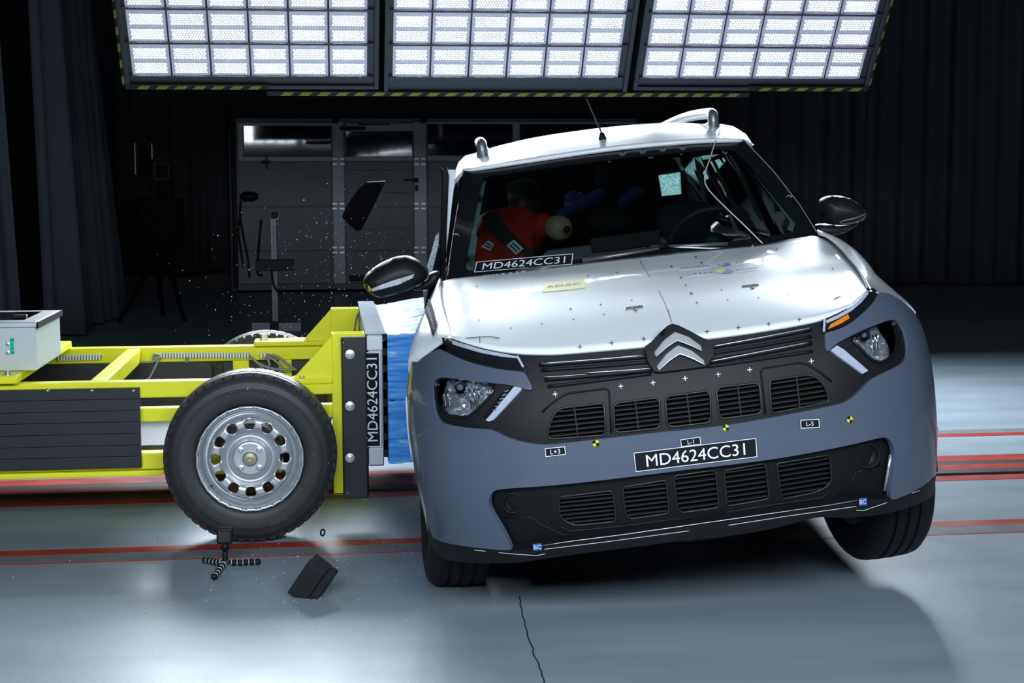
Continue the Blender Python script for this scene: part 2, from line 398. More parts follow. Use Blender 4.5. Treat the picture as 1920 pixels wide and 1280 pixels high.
# ---- garage door with wicket door in the back wall
YD = 19.50
def D(px, py, dy=0): p = at(px, py, YD); return V((p.x, YD + dy, p.z))
def drect(name, px0, py0, px1, py1, y0, y1, m, parent, bevel=.004, dz=0):
    a, b = at((px0), (py0), YD), at(px1, py1, YD)
    return box(name, (a.x, YD + y0, min(a.z, b.z)), (b.x, YD + y1, max(a.z, b.z)), m, parent, bevel=bevel)
door = box('door_1', (D(445, 400).x, YD + .04, .0), (D(1190, 400).x, YF - .002, D(500, 222).z), M_DOOR, bevel=0); tag(door, kind='structure')
M_PANE = mat('dark_window_pane', (.012, .013, .024), .04, spec=.8, bump=.006, bscale=2.2)
for x0, x1, y0, y1 in ((457, 621, 236, 293), (649, 773, 247, 293), (802, 960, 232, 291), (976, 1180, 232, 291)):
    pa = drect('window_pane', x0, y0, x1, y1, .0, .03, M_PANE, door, bevel=0); zb = max(q.co.z for q in pa.data.vertices)
    for q in pa.data.vertices:                  # the acrylic panes lean out a little at the top
        if q.co.z > zb - .001: q.co.y -= .0030 + .0010 * math.sin(x0)
for x0, x1, y0, y1 in ((445, 457, 230, 302), (622, 648, 228, 533), (775, 801, 228, 533), (961, 975, 228, 533), (1180, 1192, 228, 533)):
    drect('door_post', x0, y0, x1, y1, -.03, .03, M_DOORP, door)
for x0, x1, y0, y1 in ((457, 622, 294, 302), (648, 775, 294, 301), (801, 1180, 292, 300), (445, 622, 230, 236), (801, 1180, 228, 233), (648, 775, 231, 246)):
    drect('window_rail', x0, y0, x1, y1, -.015, .035, M_DOORP, door, bevel=.003)
lv = [(303, 386), (389, 469), (471, 531)]
for (x0, x1) in ((446, 621), (802, 960), (976, 1180)):
    for k, (a, b) in enumerate(lv):
        pn = drect('door_section', x0, a, x1, b, .0, .045, M_DOOR, door, bevel=.006)
for a, b in ((303, 318), (319, 341), (342, 361), (362, 386), (389, 428), (429, 469), (471, 515)):
    drect('wicket_plank', 649, a, 774, b, .004, .045, M_DOOR, door, bevel=.004)
drect('vent_grille', 655, 517, 770, 526, -.004, .04, M_BLKD, door)
for a, b in ((533, 540), (543, 551)): drect('sill_beam', 447, a, 1180, b, -.06, .04, mat('sill_metal', (.09, .095, .11), .5, metal=.3, noise=.1), door)
hg = mat('hinge_plate', (.55, .56, .60), .4, metal=.5, noise=.2, nscale=60)
for xx in (623, 637, 776, 789):
    for yy in (298, 308, 382, 391, 464, 473):
        drect('hinge_plate', xx, yy - 2, xx + 9, yy + 1.5, -.045, -.02, hg, door, bevel=.002)
for xx in (625, 790): drect('roller_bracket', xx - 2, 221, xx + 9, 231, -.05, .02, M_BLKD, door)
drect('door_handle', 757, 335.5, 780, 338.5, -.09, -.06, M_BLKD, door); drect('handle_post', 776, 333, 784, 342, -.09, -.02, M_BLKD, door); drect('lock_plate', 778, 347, 784, 358, -.04, -.02, M_BLKD, door)
drect('door_closer', 637, 238, 685, 244, -.09, -.02, M_BLKD, door); drect('closer_arm', 671, 233, 731, 234.5, -.07, -.05, M_BLKD, door)
drect('latch', 498, 290, 502, 318, -.05, .0, M_DARKMETAL, door); drect('latch_bolt', 490, 301, 507, 306, -.06, .0, M_BLKD, door)
tr = drect('trim_1', 425, 221, 1200, 223, -.05, .0, M_DARKMETAL, None); tag(tr, kind='structure')
tr = drect('trim_2', 428, 240, 440, 545, -.12, .1, mat('door_jamb', (.030, .032, .036), .6, noise=.1), None); tag(tr, kind='structure')
# opener box and its cables beside the door
ob = thing('door_opener', 'black oval door opener with hanging cables left of the garage door', 'door opener', D(466, 368, -.1))
def at_rel(px, py, y, o): return at(px, py, y) - o.location
b0, b1 = at_rel(446, 360, YD, ob), at_rel(488, 378, YD, ob)
obj('motor_case', *tube([(b0.x + .03, 0, 0), (b0.x + .08, 0, 0), (b1.x - .08, 0, 0), (b1.x - .02, 0, 0)], [.03, .06, .06, .035], 16), M_BLKD, ob, auto=40)
for pts in ([(452, 376), (450, 400), (456, 440), (464, 480), (468, 520)], [(490, 412), (487, 440), (484, 480), (483, 512), (492, 516)], [(452, 400), (447, 430), (452, 470), (456, 500)]):
    obj('cable', *tube(smooth_path([at_rel(a, b, YD - .08, ob) for a, b in pts]), .012, 6), M_BLKD, ob, smooth=True)

# ---- curtains
def curtain(label, bot, top, ztop, folds, amp, seed, name='stage_curtain', zb=0.02, m=M_CURT):
    rnd = random.Random(seed); n = folds * 10; v = []; f = []; rows = 14
    ph = [rnd.uniform(.7, 1.3) for _ in range(folds + 2)]
    B = resample(bot, n); T = resample(top, n)
    for i in range(n):
        u = i / (n - 1) * folds; k = int(u); s = math.sin(u * 2 * math.pi) * ph[min(k, folds)] + .4 * math.sin(u * 4.7 + seed)
        d = (B[min(i + 1, n - 1)] - B[max(i - 1, 0)]); nrm = V((d.y, -d.x, 0)).normalized()
        for r_ in range(rows):
            t = r_ / (rows - 1); p = B[i].lerp(T[i], t); a = amp * (1 - .35 * t) * (1 + .25 * math.sin(3 * t + k * 2.1))
            v.append(p + nrm * s * a + V((0, 0, (.015 * math.sin(u * 1.3 + seed)) * (1 - t))))
    for i in range(n - 1):
        for r_ in range(rows - 1): f.append((i * rows + r_, (i + 1) * rows + r_, (i + 1) * rows + r_ + 1, i * rows + r_ + 1))
    o = obj(name, v, f, m, smooth=True, solid=.006); return tag(o, label, 'curtain', 'curtains around the test hall')
def P3(px, py, y): return at(px, py, y)
ZT = 6.2
def flo(x, y, z=.03): return V((x, y, z))
curtain('lighter grey curtain at the far left edge above the control box', [flo(-4.6, 12.9), flo(-3.2, 12.95), flo(-2.58, 13.3)], [flo(-4.6, 13, ZT), flo(-3.3, 13, ZT), flo(-2.82, 13.3, ZT)], ZT, 9, .07, 1)
curtain('dark grey curtain with flared hem left of the tall tripod', [flo(-2.53, 13.9), flo(-2.30, 14.25), flo(-2.26, 15.2), flo(-2.12, 16.4)], [flo(-2.62, 13.9, ZT), flo(-2.5, 14.3, ZT), flo(-2.55, 15.2, ZT), flo(-2.66, 16.4, ZT)], ZT, 8, .06, 2)
curtain('black curtain hanging behind the tripod beside the garage door', [flo(-3.2, 18.8, .3), flo(-1.22, 18.9, .3)], [flo(-3.2, 18.9, ZT), flo(-1.22, 18.9, ZT)], ZT, 9, .05, 3, m=mat('black_curtain_cloth', (.018, .020, .024), .9, noise=.2, nscale=6))
x0 = 4.55; kk = 0
for wid in (2.3, 2.6, 4.6):
    curtain(('dark curtain just right of the garage door behind the car roof', 'dark curtain behind the right side mirror', 'wide dark curtain at the far right edge')[kk], [flo(x0, 19.2), flo(x0 + wid, 19.05)], [flo(x0, 19.2, ZT), flo(x0 + wid, 19.05, ZT)], ZT, int(wid * 3.2), .06, 10 + kk); x0 += wid + .03; kk += 1

# ---- aluminium post on a T foot
bp = onfloor(516, 620); pt = thing('profile_stand', 'aluminium profile post with clamp block standing behind the trolley', 'stand', bp)
def pbox(name, px0, py0, px1, py1, d, m, k=0., bevel=.004):
    a, b = at(px0, py0, bp.y) - bp, at(px1, py1, bp.y) - bp
    return box(name, (a.x, -d / 2 + k, min(a.z, b.z)), (b.x, d / 2 + k, max(a.z, b.z)), m, pt, bevel=bevel)
M_POST = mat('post_aluminium', (.20, .21, .23), .5, metal=.3, noise=.1)
pbox('post', 507, 409, 522, 606, .08, M_POST); pbox('profile_slot', 512, 409, 517, 606, .01, mat('slot_shadow_steel', (.12, .125, .135), .6, metal=.5, noise=.1), -.041, 0)
pbox('foot', 472, 604, 508, 620, .08, M_POST); pbox('foot', 521, 604, 565, 620, .08, M_POST); pbox('foot_joint', 506, 601, 523, 619.6, .1, M_BLKD)
pbox('clamp_block', 480, 486, 552, 506, .1, M_BLKD, -.08); pbox('top_knob', 509, 398, 521, 409, .05, M_BLKD, bevel=.01)
obj('cable', *tube(smooth_path([at(a, b, bp.y - .1) - bp for a, b in ((509, 506), (512, 530), (520, 545), (530, 552))]), .01, 6), M_BLKD, pt, smooth=True)

# ---- dark camera rig on a tripod
rb = onfloor(292, 598); rg = thing('camera_rig', 'black camera rig on a heavy tripod in the dark by the curtain', 'camera rig', rb)
def rp(px, py, k=0): return at(px, py, rb.y + k) - rb
def rbox(name, px0, py0, px1, py1, d, m, k=0., bevel=.01):
    a, b = rp(px0, py0), rp(px1, py1); return box(name, (a.x, -d / 2 + k, min(a.z, b.z)), (b.x, d / 2 + k, max(a.z, b.z)), m, rg, bevel=bevel)
M_RIG = mat('rig_black', (.0022, .0024, .003), .8, spec=.12, noise=.2); M_RIGG = mat('rig_grey', (.016, .018, .02), .8, spec=.2, noise=.2)
rbox('camera_body', 262, 372, 345, 462, .3, M_RIG); rbox('equipment_case', 226, 370, 268, 440, .3, M_RIG, .2)
rbox('lens_hood', 290, 305, 322, 339, .16, M_RIGG, -.1); rbox('lens_opening', 296, 309, 318, 333, .02, M_RIG, -.19, .02)
rbox('light_bar', 254, 268, 257.5, 327, .03, mat('rig_light_edge', (.35, .36, .40), .5, noise=.1), -.1, .002); rbox('light_bar', 285.5, 269, 288.5, 298, .03, MATS['rig_light_edge'], -.1, .002)
rbox('lamp_head', 260, 276, 284, 330, .12, M_RIG); rbox('neck', 294, 339, 312, 374, .08, M_RIG)
for a, b in ((232, 620), (300, 585), (352, 606)):
    q = rp(a, b); q.z = 0.01; obj('leg', *tube([rp(300, 450), rp((300 + a) / 2, 530), (q.x, q.y + (-.35 if a != 300 else .3), .012)], [.03, .025, .02], 8), M_RIG, rg, smooth=True)
obj('centre_column', *tube([rp(300, 462), rp(300, 560)], .03, 10), M_RIG, rg, smooth=True)
obj('cable', *tube(smooth_path([rp(a, b, -.1) for a, b in ((318, 335), (326, 370), (334, 395), (344, 430), (362, 470))]), .012, 6), M_RIG, rg, smooth=True)
# ================================================================== the moving barrier trolley
T0 = V((-.318, 6.85, 0))
TR = thing('barrier_trolley', 'yellow crash test trolley with silver wheels and crushed blue barrier', 'trolley', T0)
def tp(px, py, y): return at(px, py, y) - T0
def tb(name, x0, y0, z0, x1, y1, z1, m=M_YEL, bevel=.006, parent=TR): return box(name, (x0 - T0.x, y0 - T0.y, z0), (x1 - T0.x, y1 - T0.y, z1), m, parent, bevel=bevel)
XB = -2.3
tb('long_beam', XB, 6.2, .557, .01, 6.28, .622); tb('long_beam', XB, 6.22, .456, .01, 6.28, .512); tb('long_beam', XB, 6.2, .266, -.2, 6.28, .332)
tb('long_beam', XB, 7.42, .557, .01, 7.50, .628); tb('long_beam', XB, 7.42, .40, .01, 7.48, .455); tb('long_beam', XB, 7.42, .266, -.2, 7.50, .332)
a = tp(163, 715, 6.2).x + T0.x; b = tp(195, 715, 6.2).x + T0.x
tb('cross_beam', a, 6.26, .555, b, 7.44, .623); tb('cross_beam', -.16, 6.28, .28, -.08, 7.42, .36); tb('cross_beam', -1.0, 6.28, .27, -.9, 7.42, .33)
tb('mount_plate', -2.2, 6.15, .629, -1.226, 7.46, .662)
for x, y in ((-1.27, 6.2), (-1.27, 7.35)):
    obj('bolt', *lathe([(0, .662), (.016, .662), (.016, .667), (.010, .668), (.010, .676), (0, .676)], 12, 'Z', Matrix.Translation((x - T0.x, y - T0.y, 0))), M_STEEL, TR, auto=40)
# far side webs
for x0, x1 in ((436, 468), (522, 548)): 
    p, q = tp(x0, 668, 7.43), tp(x1, 720, 7.43); tb('web_plate', p.x + T0.x, 7.43, .33, q.x + T0.x, 7.46, .56)
tb('web_plate', -.98, 7.43, .33, -.94, 7.46, .56); tb('web_plate', -.95, 6.3, .33, -.92, 6.34, .56)
p, q = tp(476, 646, 7.4), tp(598, 652, 7.4); tb('axle_plate', p.x + T0.x, 7.38, .628, q.x + T0.x + .05, 7.55, .652)
c = tp(495, 644, 7.45); obj('axle_bolt', *lathe([(0, .652), (.024, .652), (.024, .656), (.018, .657), (.018, .682), (0, .684)], 6, 'Z', Matrix.Translation((c.x, c.y, 0))), M_STEEL, TR)
tb('side_ballast', XB, 7.36, .24, -.56, 7.41, .56, M_PLATE); tb('side_ballast', -.52, 7.46, .30, -.02, 7.49, .56, M_PLATE); tb('belly_pan', XB, 6.4, .30, -.6, 7.3, .33, M_PLATE)
# gussets and uprights carrying the barrier
def plate(name, pts, y, th, m=M_YEL, bevel=.003): return obj(name, *prism([tp(a, b, y) for a, b in pts], (0, th, 0)), m, TR, bevel=bevel)
plate('gusset', [(547, 712), (622, 629), (623, 712)], 6.205, .012); plate('gusset', [(561, 646), (620, 580), (622, 650)], 7.40, .012)
tb('gusset_foot', -.155, 6.19, .60, .01, 6.29, .625); tb('gusset_foot', -.15, 7.39, .63, .01, 7.5, .648)
for yy in (6.2, 7.40):
    m_ = MB(); x0, x1, z0, z1 = .006 - T0.x, .140 - T0.x, .14, .803; y0 = yy - T0.y
    m_.box((x0, y0, z0), (x1, y0 + .008, z1)); m_.box((x0, y0 + .092, z0), (x1, y0 + .1, z1)); m_.box((x0, y0 + .008, z0), (x0 + .008, y0 + .092, z1)); m_.box((x1 - .008, y0 + .008, z0), (x1, y0 + .092, z1)); m_.box((x0, y0, z0), (x1, y0 + .1, z0 + .01))
    m_.build('upright', M_YEL, TR, bevel=.003)
for x, y in ((-.115, 6.2), (-.115, 7.40)):
    obj('gusset_bolt', *lathe([(0, 0), (.010, 0), (.010, .008), (0, .008)], 6, 'Z', Matrix.Translation((x - T0.x, y - T0.y - .004, .627 if y < 7 else .649))), M_STEEL, TR)
mp = tb('mounting_plate', .044, 6.168, .128, .146, 6.198, .792, M_PLATE); tb('mounting_flange', .132, 6.20, .128, .150, 6.30, .79, M_PLATE)
for py in (664, 761, 858):
    c = tp(656, py, 6.168); M = Matrix.Translation((c.x, c.y, c.z))
    bo = obj('plate_bolt', *lathe([(.019, 0), (.019, -.004), (.012, -.005), (.012, -.014), (.006, -.015), (.005, -.009), (0, -.009)], 20, 'Y', M), M_STEEL, TR, auto=35)
# barrier back plate, load frame, film wrapped honeycomb
tb('load_plate', .150, 6.2, .255, .213, 7.72, .800, M_ALU)
tb('end_cap', .147, 6.19, .735, .212, 6.2, .795, M_ALU, .002); tb('end_cap', .150, 6.188, .262, .210, 6.2, .332, M_ALU, .002)
tb('top_cover', .142, 6.19, .800, .222, 7.73, .812, mat('cover_film', (.62, .70, .80), .2, coat=.4, noise=.15, nscale=8), .002)
for z in (.29, .36, .43, .5, .57, .64, .71, .77): tb('vent_spacer', .212, 6.21, z, .232, 7.7, z + .03, M_BLKD, .002)
def crumple(x0, x1, y0, y1, z0, z1, seed):
    rnd = random.Random(seed); NX, NY, NZ = 12, 24, 44; v = []; f = []; idx = {}
    def P(i, j, k):
        key = (i, j, k)
        if key in idx: return idx[key]
        u, w_, t = i / NX, j / NY, k / NZ
        x = x0 + (x1 - x0) * u; y = y0 + (y1 - y0) * w_; z = z0 + (z1 - z0) * t
        q = t * 5.5 + .35 * math.sin(u * 3 + seed) + .25 * math.sin(t * 7 + seed); saw = q - math.floor(q); fold = .020 * (saw if saw < .72 else (1 - saw) * 2.57) + .004 * math.sin(u * 11 + math.floor(q) * 2.3) + rnd.uniform(-.001, .001)
        pl = u * (1 - .6 * u)
        if j in (0,): y -= fold * (.4 + u)
        if k in (0, NZ): z += (.018 * math.sin(w_ * 17 + seed) * u + rnd.uniform(-.004, .004)) + (.03 * u * (1 - w_ * .2) if k == NZ and z1 > .7 else 0)
        x += .008 * math.sin(w_ * 30 + seed + t * 14) * u
        idx[key] = len(v); v.append((x - T0.x, y - T0.y, z)); return idx[key]
    for j in range(NY):
        for k in range(NZ):
            for i in (0, NX): f.append([P(i, j, k), P(i, j + 1, k), P(i, j + 1, k + 1), P(i, j, k + 1)])
    for i in range(NX):
        for k in range(NZ):
            for j in (0, NY): f.append([P(i, j, k), P(i + 1, j, k), P(i + 1, j, k + 1), P(i, j, k + 1)])
        for j in range(NY):
            for k in (0, NZ): f.append([P(i, j, k), P(i + 1, j, k), P(i + 1, j + 1, k), P(i, j + 1, k)])
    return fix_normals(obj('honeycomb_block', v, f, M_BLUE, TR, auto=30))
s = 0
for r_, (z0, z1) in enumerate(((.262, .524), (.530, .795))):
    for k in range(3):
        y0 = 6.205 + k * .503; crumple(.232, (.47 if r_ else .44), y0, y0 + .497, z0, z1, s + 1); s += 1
# inventory number on the barrier's end
def flat_label(parent, M, w_, h_, s, th=.003, ts=None, frame=True, name='number_plate', bg=M_PAPERBLK, fg=M_PAPERWHT, bold=.0):
    """a printed plate in the XZ plane of M, front towards -Y"""
    def q(v): return [M @ V((x, y, z)) for x, y, z in v]
    v, f = boxvf((-w_ / 2, 0, -h_ / 2), (w_ / 2, th, h_ / 2)); o = obj(name, q(v), f, bg, parent)
    if frame:
        e = h_ * .055; fr = MB()
        for a, b in (((-w_ / 2, -h_ / 2), (w_ / 2, -h_ / 2 + e)), ((-w_ / 2, h_ / 2 - e), (w_ / 2, h_ / 2)), ((-w_ / 2, -h_ / 2 + e), (-w_ / 2 + e, h_ / 2 - e)), ((w_ / 2 - e, -h_ / 2 + e), (w_ / 2, h_ / 2 - e))):
            fr.box((a[0], -.0006, a[1]), (b[0], .0004, b[1]), M)
        fr.build('label_border', fg, o)
    v, f, tw, thh = text_vf(s, 1.0, bold); k = min((w_ * .88) / tw, (h_ * .66) / thh) if ts is None else ts / thh
    obj('lettering', q([(p[0] * k, -.0007, p[1] * k) for p in v]), f, fg, o); return o
c0, c1 = tp(684, 838, 6.185), tp(712, 660, 6.185)
flat_label(TR, Matrix.Translation(((c0.x + c1.x) / 2, c0.y, (c0.z + c1.z) / 2)) @ Matrix.Rotation(R(-90), 4, 'Y'), abs(c1.z - c0.z), abs(c1.x - c0.x), 'MD4624CC31')
# black boarded skirt on the near side
ys = [729, 750, 772, 793, 815, 837, 858, 880]
for a, b in zip(ys, ys[1:]):
    p, q = tp(150, a, 6.17), tp(150, b, 6.17)
    tb('skirt_board', XB, 6.172, q.z + .001, tp(263, 800, 6.17).x + T0.x, 6.196, p.z - .0005, M_PLATE, .0015)
for px in (89, 172, 250):
    c = tp(px, 732, 6.17); obj('rivet', *lathe([(.009, .001), (.008, -.003), (0, -.005)], 12, 'Y', Matrix.Translation((c.x, c.y + .001, c.z))), M_STEEL, TR, smooth=True)
tb('bottom_rail', XB, 6.19, .240, -.2, 6.28, .263)
# cable runs on the far beam
M_WRAP = mat('white_wrap', (.92, .94, .95), .5, noise=.05)
for xa, xb_ in ((108, 190), (300, 468), (487, 500)):
    pa, pb = tp(xa, 671 if xa < 200 else 666, 7.40), tp(xb_, 669 if xa < 200 else 666, 7.40); n = int((xb_ - xa) / 5.3); m_ = MB(); d = (pb - pa) / n
    for i in range(n):
        p = pa + d * (i + .15); m_.box((p.x, p.y - .01, p.z - .014), (p.x + d.x * .55, p.y + .012, p.z + .014))
    wr = m_.build('cable_wrap', M_WRAP, TR, bevel=.002); obj('cable', *tube([pa, pb], .009, 8), M_CABLE, wr)
def tcable(pts, y, r=.006): return obj('cable', *tube(smooth_path([tp(a, b, y + (k if len(q) else 0)) for (a, b, *q) in pts for k in [q[0] if q else 0]]), r, 6), M_CABLE, TR, smooth=True)
tcable([(300, 666), (290, 664), (288, 672), (298, 673), (285, 678), (262, 680)], 7.38); tcable([(300, 668), (290, 690), (280, 708), (268, 716)], 7.36)
tcable([(352, 670), (344, 690), (340, 706), (346, 714), (354, 704), (354, 690), (350, 672)], 7.37); tcable([(468, 666), (480, 678), (492, 690), (500, 700)], 7.37)
tcable([(500, 665), (520, 668), (536, 680), (556, 694)], 7.36); tcable([(500, 668), (516, 676), (528, 690), (520, 704)], 7.36); tcable([(470, 668), (490, 684), (520, 692), (556, 692)], 7.35); tcable([(497, 668), (505, 680), (500, 692), (492, 700)], 7.37)
tcable([(676, 580), (668, 596), (664, 622)], 7.38, .004)

# ---- wheels
def make_wheel():
    wroot = None
    Rm = .208
    prof = [(0.0, .012), (.030, .012), (.066, .010), (.072, .022), (.088, .034), (.105, .024), (.128, .012), (.150, .013), (.160, .026), (.166, .062), (.178, .064), (.187, .036), (.195, .006), (.208, .000)]
    def dep(r_):
        for (a, b), (c, d_) in zip(prof, prof[1:]):
            if a <= r_ <= c: t = (r_ - a) / (c - a) if c > a else 0; t = t * t * (3 - 2 * t); return b + (d_ - b) * t
        return prof[-1][1]
    holes = []
    for k in range(12):
        a = 2 * math.pi * k / 12 + math.pi / 2; cx, cz = .1335 * math.cos(a), .1335 * math.sin(a); ur, ut = V((math.cos(a), math.sin(a))), V((-math.sin(a), math.cos(a)))
        pl = [(-.019, -.014), (-.019, .014), (.0, .0205), (.015, .019), (.021, .008), (.021, -.008), (.015, -.019), (.0, -.0205)]
        holes.append(roundpoly([(cx + ur.x * p + ut.x * q, cz + ur.y * p + ut.y * q) for p, q in pl], .010, 3))
    circ = [(.2075 * math.cos(2 * math.pi * i / 96), .2075 * math.sin(2 * math.pi * i / 96)) for i in range(96)]
    polar = [(r_ * math.cos(a + .02 * (k % 2)), r_ * math.sin(a + .02 * (k % 2))) for k, r_ in enumerate((.012, .03, .045, .058, .064, .069, .074, .080, .088, .096, .105, .112, .118, .126, .134, .142, .150, .155, .160, .163, .166, .171, .176, .181, .185, .189, .193, .197, .202)) for a in [2 * math.pi * i / (96 if r_ > .05 else 32) for i in range(96 if r_ > .05 else 32)]]
    vv, ff = patch2d(circ, holes, .0075, .005, polar)
    wheel = obj('wheel', [(x, dep(math.hypot(x, z)) - .10, z) for x, z in vv], ff, M_SILVER, None, smooth=True, solid=.006, soff=0)
    obj('rim_barrel', *lathe([(.208, -.100), (.206, -.094), (.190, -.06), (.180, .0), (.188, .08), (.208, .10)], 64), M_SILVER, wheel, smooth=True)
    obj('brake_drum', *lathe([(0, -.01), (.12, -.01), (.125, 0), (.125, .08), (0, .08)], 40), mat('rusty_drum', (.055, .05, .045), .6, metal=.4, noise=.3, nscale=14), wheel, auto=40)
    obj('hub_cap', *lathe([(.030, -.088), (.029, -.100), (.024, -.106), (.010, -.108), (.009, -.103), (0, -.102)], 28), mat('brass_cap', (.42, .38, .24), .35, metal=.8, noise=.15, nscale=30), wheel, auto=30)
    for k in range(4):
        a = math.pi / 4 + k * math.pi / 2; M = Matrix.Translation((.0505 * math.cos(a), -.091, .0505 * math.sin(a)))
        obj('wheel_bolt', *lathe([(.012, .002), (.0115, -.004), (.008, -.005), (.008, -.010), (.005, -.0105), (.0045, -.006), (0, -.006)], 12, 'Y', M), M_STEEL, wheel, auto=40)
    obj('valve', *tube([(-.150, -.085, -.104), (-.148, -.105, -.102)], .004, 8), M_BLKD, wheel)
    # tyre with ribs, shoulder blocks
    pr = [(.205, -.078), (.212, -.092), (.222, -.098), (.245, -.101), (.268, -.1015), (.270, -.1035), (.276, -.1035), (.278, -.101), (.300, -.095), (.302, -.097), (.307, -.095), (.312, -.090), (.325, -.083), (.333, -.074), (.337, -.060), (.3375, -.044), (.331, -.042), (.331, -.036), (.339, -.034), (.340, 0), (.339, .034), (.331, .036), (.331, .042), (.3375, .044), (.337, .06), (.325, .083), (.30, .095), (.25, .1), (.212, .09), (.205, .078)]
    tv, tf = lathe(pr, 96); m_ = MB(); m_.add(tv, tf)
    for k in range(52):
        a = 2 * math.pi * k / 52; M = Matrix.Rotation(a, 4, 'Y')
        for s in (-1, 1):
            pts = [(-.0145, s * .0845, .3155), (.0145, s * .0845, .3155), (.0145, s * .0770, .3345), (-.0145, s * .0770, .3345)]
            v, f = prism(pts, (0, s * -.006, -.001)); v2 = [M @ p for p in v]; m_.add([p + (p.normalized() * .002) for p in v2], f)
            for q in (-.008, -.001, .006):
                v, f = boxvf((q - .0016, s * .0838, .318), (q + .0016, s * .0850, .330)); m_.add([M @ V(p) for p in v], f)
    m_.build('tyre', M_RUBBER, wheel, auto=35)
    v, f, tw, th = text_vf('20 II', .04, -.0); k = 1
    out = []
    for p in v:      # raised sidewall lettering, upside down on the lower right
        a = -math.pi / 2 + .40 + (p[0]) / .268; r_ = .268 + p[1] * .9; out.append((r_ * math.cos(a), -.1030 - .001, r_ * math.sin(a)))
    obj('sidewall_lettering', out, f, mat('sidewall_print', (.05, .051, .055), .5, noise=.1), wheel)
    return wheel
wh = make_wheel(); wh.parent = TR; wh.location = (0, 6.07 - T0.y, .340)
w2 = copy_tree(wh, TR); w2.location = (0, 7.63 - T0.y, .340); w2.rotation_euler = (0, 0, math.pi)
tb('axle', -.36, 6.12, .31, -.27, 7.58, .36, M_PLATE)

# ================================================================== control box on the trolley
cb0 = V((-1.42, 6.55, .664)); CB = thing('control_box', 'light grey control box with green WLAN tape on the trolley', 'control box', cb0)
xr = at(68, 650, 6.3).x; ztop = .838
def cbx(name, x0, y0, z0, x1, y1, z1, m, bevel=.004): return box(name, (x0 - cb0.x, y0 - cb0.y, z0 - cb0.z), (x1 - cb0.x, y1 - cb0.y, z1 - cb0.z), m, CB, bevel=bevel)
cbx('case', -1.66, 6.3, .664, xr, 6.86, ztop, M_BOXGREY); cbx('lid', -1.665, 6.295, ztop, xr + .004, 6.865, ztop + .022, M_ALU)
cbx('lid_trim', xr + .0045, 6.297, ztop - .004, xr + .012, 6.865, ztop + .023, M_BLKD, .002)
cbx('display_recess', -1.62, 6.40, ztop + .022, xr - .06, 6.78, ztop + .024, M_GLOSSBLK, .001); cbx('knob_block', -1.29, 6.43, ztop + .024, -1.235, 6.47, ztop + .04, M_BLKD)
q = at(22, 650, 6.3); tq = cbx('tape_label', q.x - .0065, 6.2975, at(22, 664, 6.3).z, q.x + .009, 6.2995, at(22, 633, 6.3).z, M_TEAL, 0)
v, f, tw, th = text_vf('W', .01)
for i, ch in enumerate('WLAN'):
    v, f, tw, th = text_vf(ch, .0145); c = at(23, 637.5 + i * 7.6, 6.2968) - cb0
    obj('lettering', [(c.x + p[1] * .9 if False else c.x + p[0], c.y, c.z + p[1]) for p in v], f, M_PAPERBLK, tq)
for py in (645, 661):
    c = at(15, py, 6.3) - cb0; obj('button', *lathe([(.008, .002), (.008, -.004), (.004, -.005), (.003, -.003), (0, -.003)], 16, 'Y', Matrix.Translation(c)), M_STEEL, CB, auto=40)

# ================================================================== small things around the hit
# mini camera on a flexible tripod
g0 = onfloor(424, 1062); GT = thing('mini_tripod', 'small black action camera on a flexible beaded tripod in front of the wheel', 'camera tripod', g0)
def gp(px, py, y=g0.y): return at(px, py, y) - g0
a, b = gp(406, 989), gp(437, 1017)
cam_ = box('camera_body', (a.x, -.02, b.z), (b.x, .03, a.z), M_BLK, GT, bevel=.006); a, b = gp(409, 993), gp(433, 1014); box('camera_screen', (a.x, -.023, b.z), (b.x, -.0195, a.z), M_GLOSSBLK, cam_, bevel=.003)
obj('ball_head', *tube([gp(422, 1018), gp(422, 1023), gp(422, 1026), gp(422, 1031), gp(422, 1034), gp(422, 1038), gp(422, 1043), gp(422, 1050)], [.012, .012, .018, .013, .008, .011, .010, .012], 14), M_BLK, GT, auto=50)
M_RING = mat('pale_ring', (.45, .46, .47), .5, noise=.1)
for pts in ([(418, 1052), (404, 1055), (394, 1054), (385, 1050)], [(420, 1054), (416, 1064), (411, 1072), (402, 1081)], [(428, 1053), (442, 1058), (460, 1058), (483, 1053)]):
    fl = onfloor(*pts[-1], .012) - g0; st = gp(*pts[0]); mid = [st.lerp(fl, t) + V((0, 0, -.012 * math.sin(t * 3.1))) for t in (0, .25, .5, .75, 1)]
    mid = [V((p.x, p.y, max(p.z, .0125))) for p in mid]; path = resample(mid, 6)
    lg = obj('leg', *tube(path, .006, 8), M_BLK, GT, smooth=True)
    for i, p in enumerate(path[1:]): obj('leg_bead', *lathe([(0, -.0125), (.008, -.010), (.0115, -.004), (.0115, .004), (.008, .010), (0, .0125)], 14, 'Z', Matrix.Translation(p)), M_BLK, lg, smooth=True)
    for p, q in zip(path, path[1:]):
        c = (p + q) / 2; d = (q - p).normalized(); M = Matrix.Translation(c) @ d.to_track_quat('Z', 'Y').to_matrix().to_4x4()
        obj('leg_ring', *lathe([(.007, -.0015), (.0105, -.0015), (.0105, .0015), (.007, .0015)], 14, 'Z', M), M_RING, lg, auto=40)
